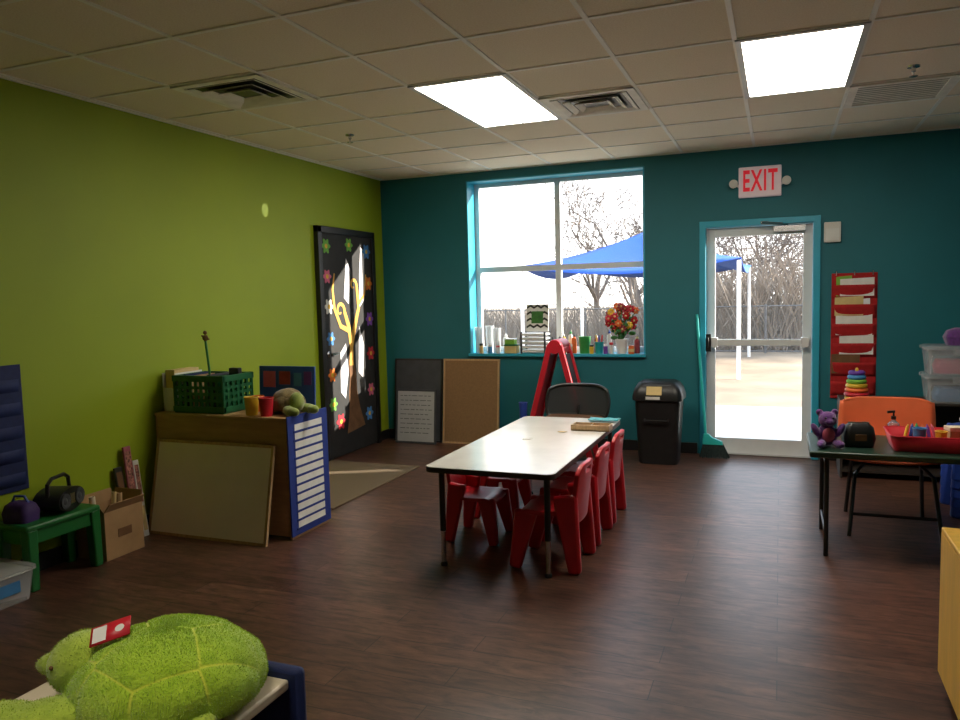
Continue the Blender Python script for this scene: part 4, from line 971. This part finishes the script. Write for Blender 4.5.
def tree_mesh(seed, H):
    rnd = random.Random(seed); mb = MB()
    def branch(p, dr, ln, r, dep):
        pts = [p]; rs = [r]; d_ = dr.copy(); n = 4
        for i in range(n):
            d_ = (d_ + Vector((rnd.uniform(-.2, .2), rnd.uniform(-.2, .2), rnd.uniform(-.05, .14)))).normalized()
            pts.append(pts[-1] + d_*ln/n); rs.append(max(.009, r*(1-.5*(i+1)/n)))
        mb.tube(pts, rs, 6 if dep < 2 else 3)
        if dep >= 5: return
        for k in range(3 if dep else 6):
            i = rnd.randint(2, n) if dep else rnd.randint(1, n)
            az = rnd.uniform(0, 2*PI); o_ = d_.orthogonal().normalized(); o2 = d_.cross(o_)
            nd = (d_*.75 + (o_*math.cos(az) + o2*math.sin(az))*rnd.uniform(.55, .95)).normalized()
            branch(pts[i], nd, ln*rnd.uniform(.55, .78), max(rs[i]*.65, .014), dep+1)
    branch(Vector((0, 0, 0)), Vector((rnd.uniform(-.1, .1), 0, 1)).normalized(), H*.36, H*.018, 0)
    return mesh_from(mb, True, 1.2)
tm = [tree_mesh(3, 8.0), tree_mesh(11, 9.0), tree_mesh(23, 7.0)]
spots = [(-6.0, 26.5, .95), (-4.5, 27.5, .95), (-5.6, 33, 1.1), (-9.4, 42, .5), (-1.9, 27.0, .85), (-.6, 25.5, .85), (.6, 28.5, 1.0), (1.9, 26.5, .9), (-.9, 33, 1.15)]
for i, (x, y, s_) in enumerate(spots):
    o = bpy.data.objects.new('bare_tree', tm[i % 3]); COL.objects.link(o); o.location = (x, y, -.12); o.rotation_euler = (0, 0, i*1.7); o.scale = (s_, s_, s_)
    if i < 3: tm[i].materials.append(BARK)
    tag(o, 'bare leafless tree standing beyond the playground fence', 'tree', 'bare trees beyond the fence')
q = MB(); rb = random.Random(5)
for i in range(5600):
    x = rb.uniform(-18, 6); y = rb.uniform(21.2, 24.5); h_ = rb.uniform(.5, 1.5)
    if x > -3.5: h_ *= 2.1
    p = Vector((x, y, -.1)); d1 = Vector((rb.uniform(-.5, .5), rb.uniform(-.4, .4), 1)); p1 = p + d1*h_*.5; p2 = p1 + Vector((rb.uniform(-.6, .6), rb.uniform(-.5, .5), .8))*h_*.5
    q.tube([p, p1, p2], [.019, .014, .008], 3)
tag(obj('thicket', q, M('thicket_twigs', (.26, .205, .155), .95, .25, 1.5)), 'tangle of bare brown brush growing behind the fence', 'brush', kind='stuff')

# ------------------------------------------------------------------ light
w = bpy.data.worlds.new('world'); SC.world = w; w.use_nodes = True; N = w.node_tree.nodes; L = w.node_tree.links
bg = N['Background']; tc = N.new('ShaderNodeTexCoord'); sp = N.new('ShaderNodeSeparateXYZ'); L.new(tc.outputs['Generated'], sp.inputs[0])
rp = N.new('ShaderNodeValToRGB'); rp.color_ramp.elements[0].position = 0; rp.color_ramp.elements[1].position = .7
rp.color_ramp.elements[0].color = (1.0, .98, .95, 1); rp.color_ramp.elements[1].color = (.55, .74, 1.0, 1)
L.new(sp.outputs['Z'], rp.inputs['Fac']); L.new(rp.outputs['Color'], bg.inputs['Color']); bg.inputs['Strength'].default_value = 3.6
sl = bpy.data.lights.new('sun', 'SUN'); sl.energy = 22; sl.angle = .009; sl.color = (1, .92, .78)
so = bpy.data.objects.new('sun', sl); COL.objects.link(so)
so.rotation_euler = Vector((-1, -.50, -.38)).to_track_quat('-Z', 'Y').to_euler(); so.location = (10, 12, 8)
# unseen fill lamps added at the ceiling over the near half of the room
for lx, en in ((-1.135, 8.5), (.695, 5)):
    al = bpy.data.lights.new('fill_lamp', 'AREA'); al.shape = 'RECTANGLE'; al.size = .56; al.size_y = 1.16; al.energy = en; al.color = (1, .91, .74); al.spread = 1.8
    ao = bpy.data.objects.new('fill_lamp', al); COL.objects.link(ao); ao.location = (lx, .75, ZC-.02)
# sun glint thrown on to the green wall
gl = bpy.data.lights.new('glint', 'SPOT'); gl.energy = 260; gl.spot_size = .042; gl.spot_blend = .5; gl.shadow_soft_size = .005; gl.color = (1, .95, .7)
go = bpy.data.objects.new('glint', gl); COL.objects.link(go); go.location = (-1.6, 7.1, 2.45); go.scale = (.6, 1, 1)
go.rotation_euler = (Vector((XL, 5.19, 2.25)) - Vector(go.location)).to_track_quat('-Z', 'Y').to_euler()
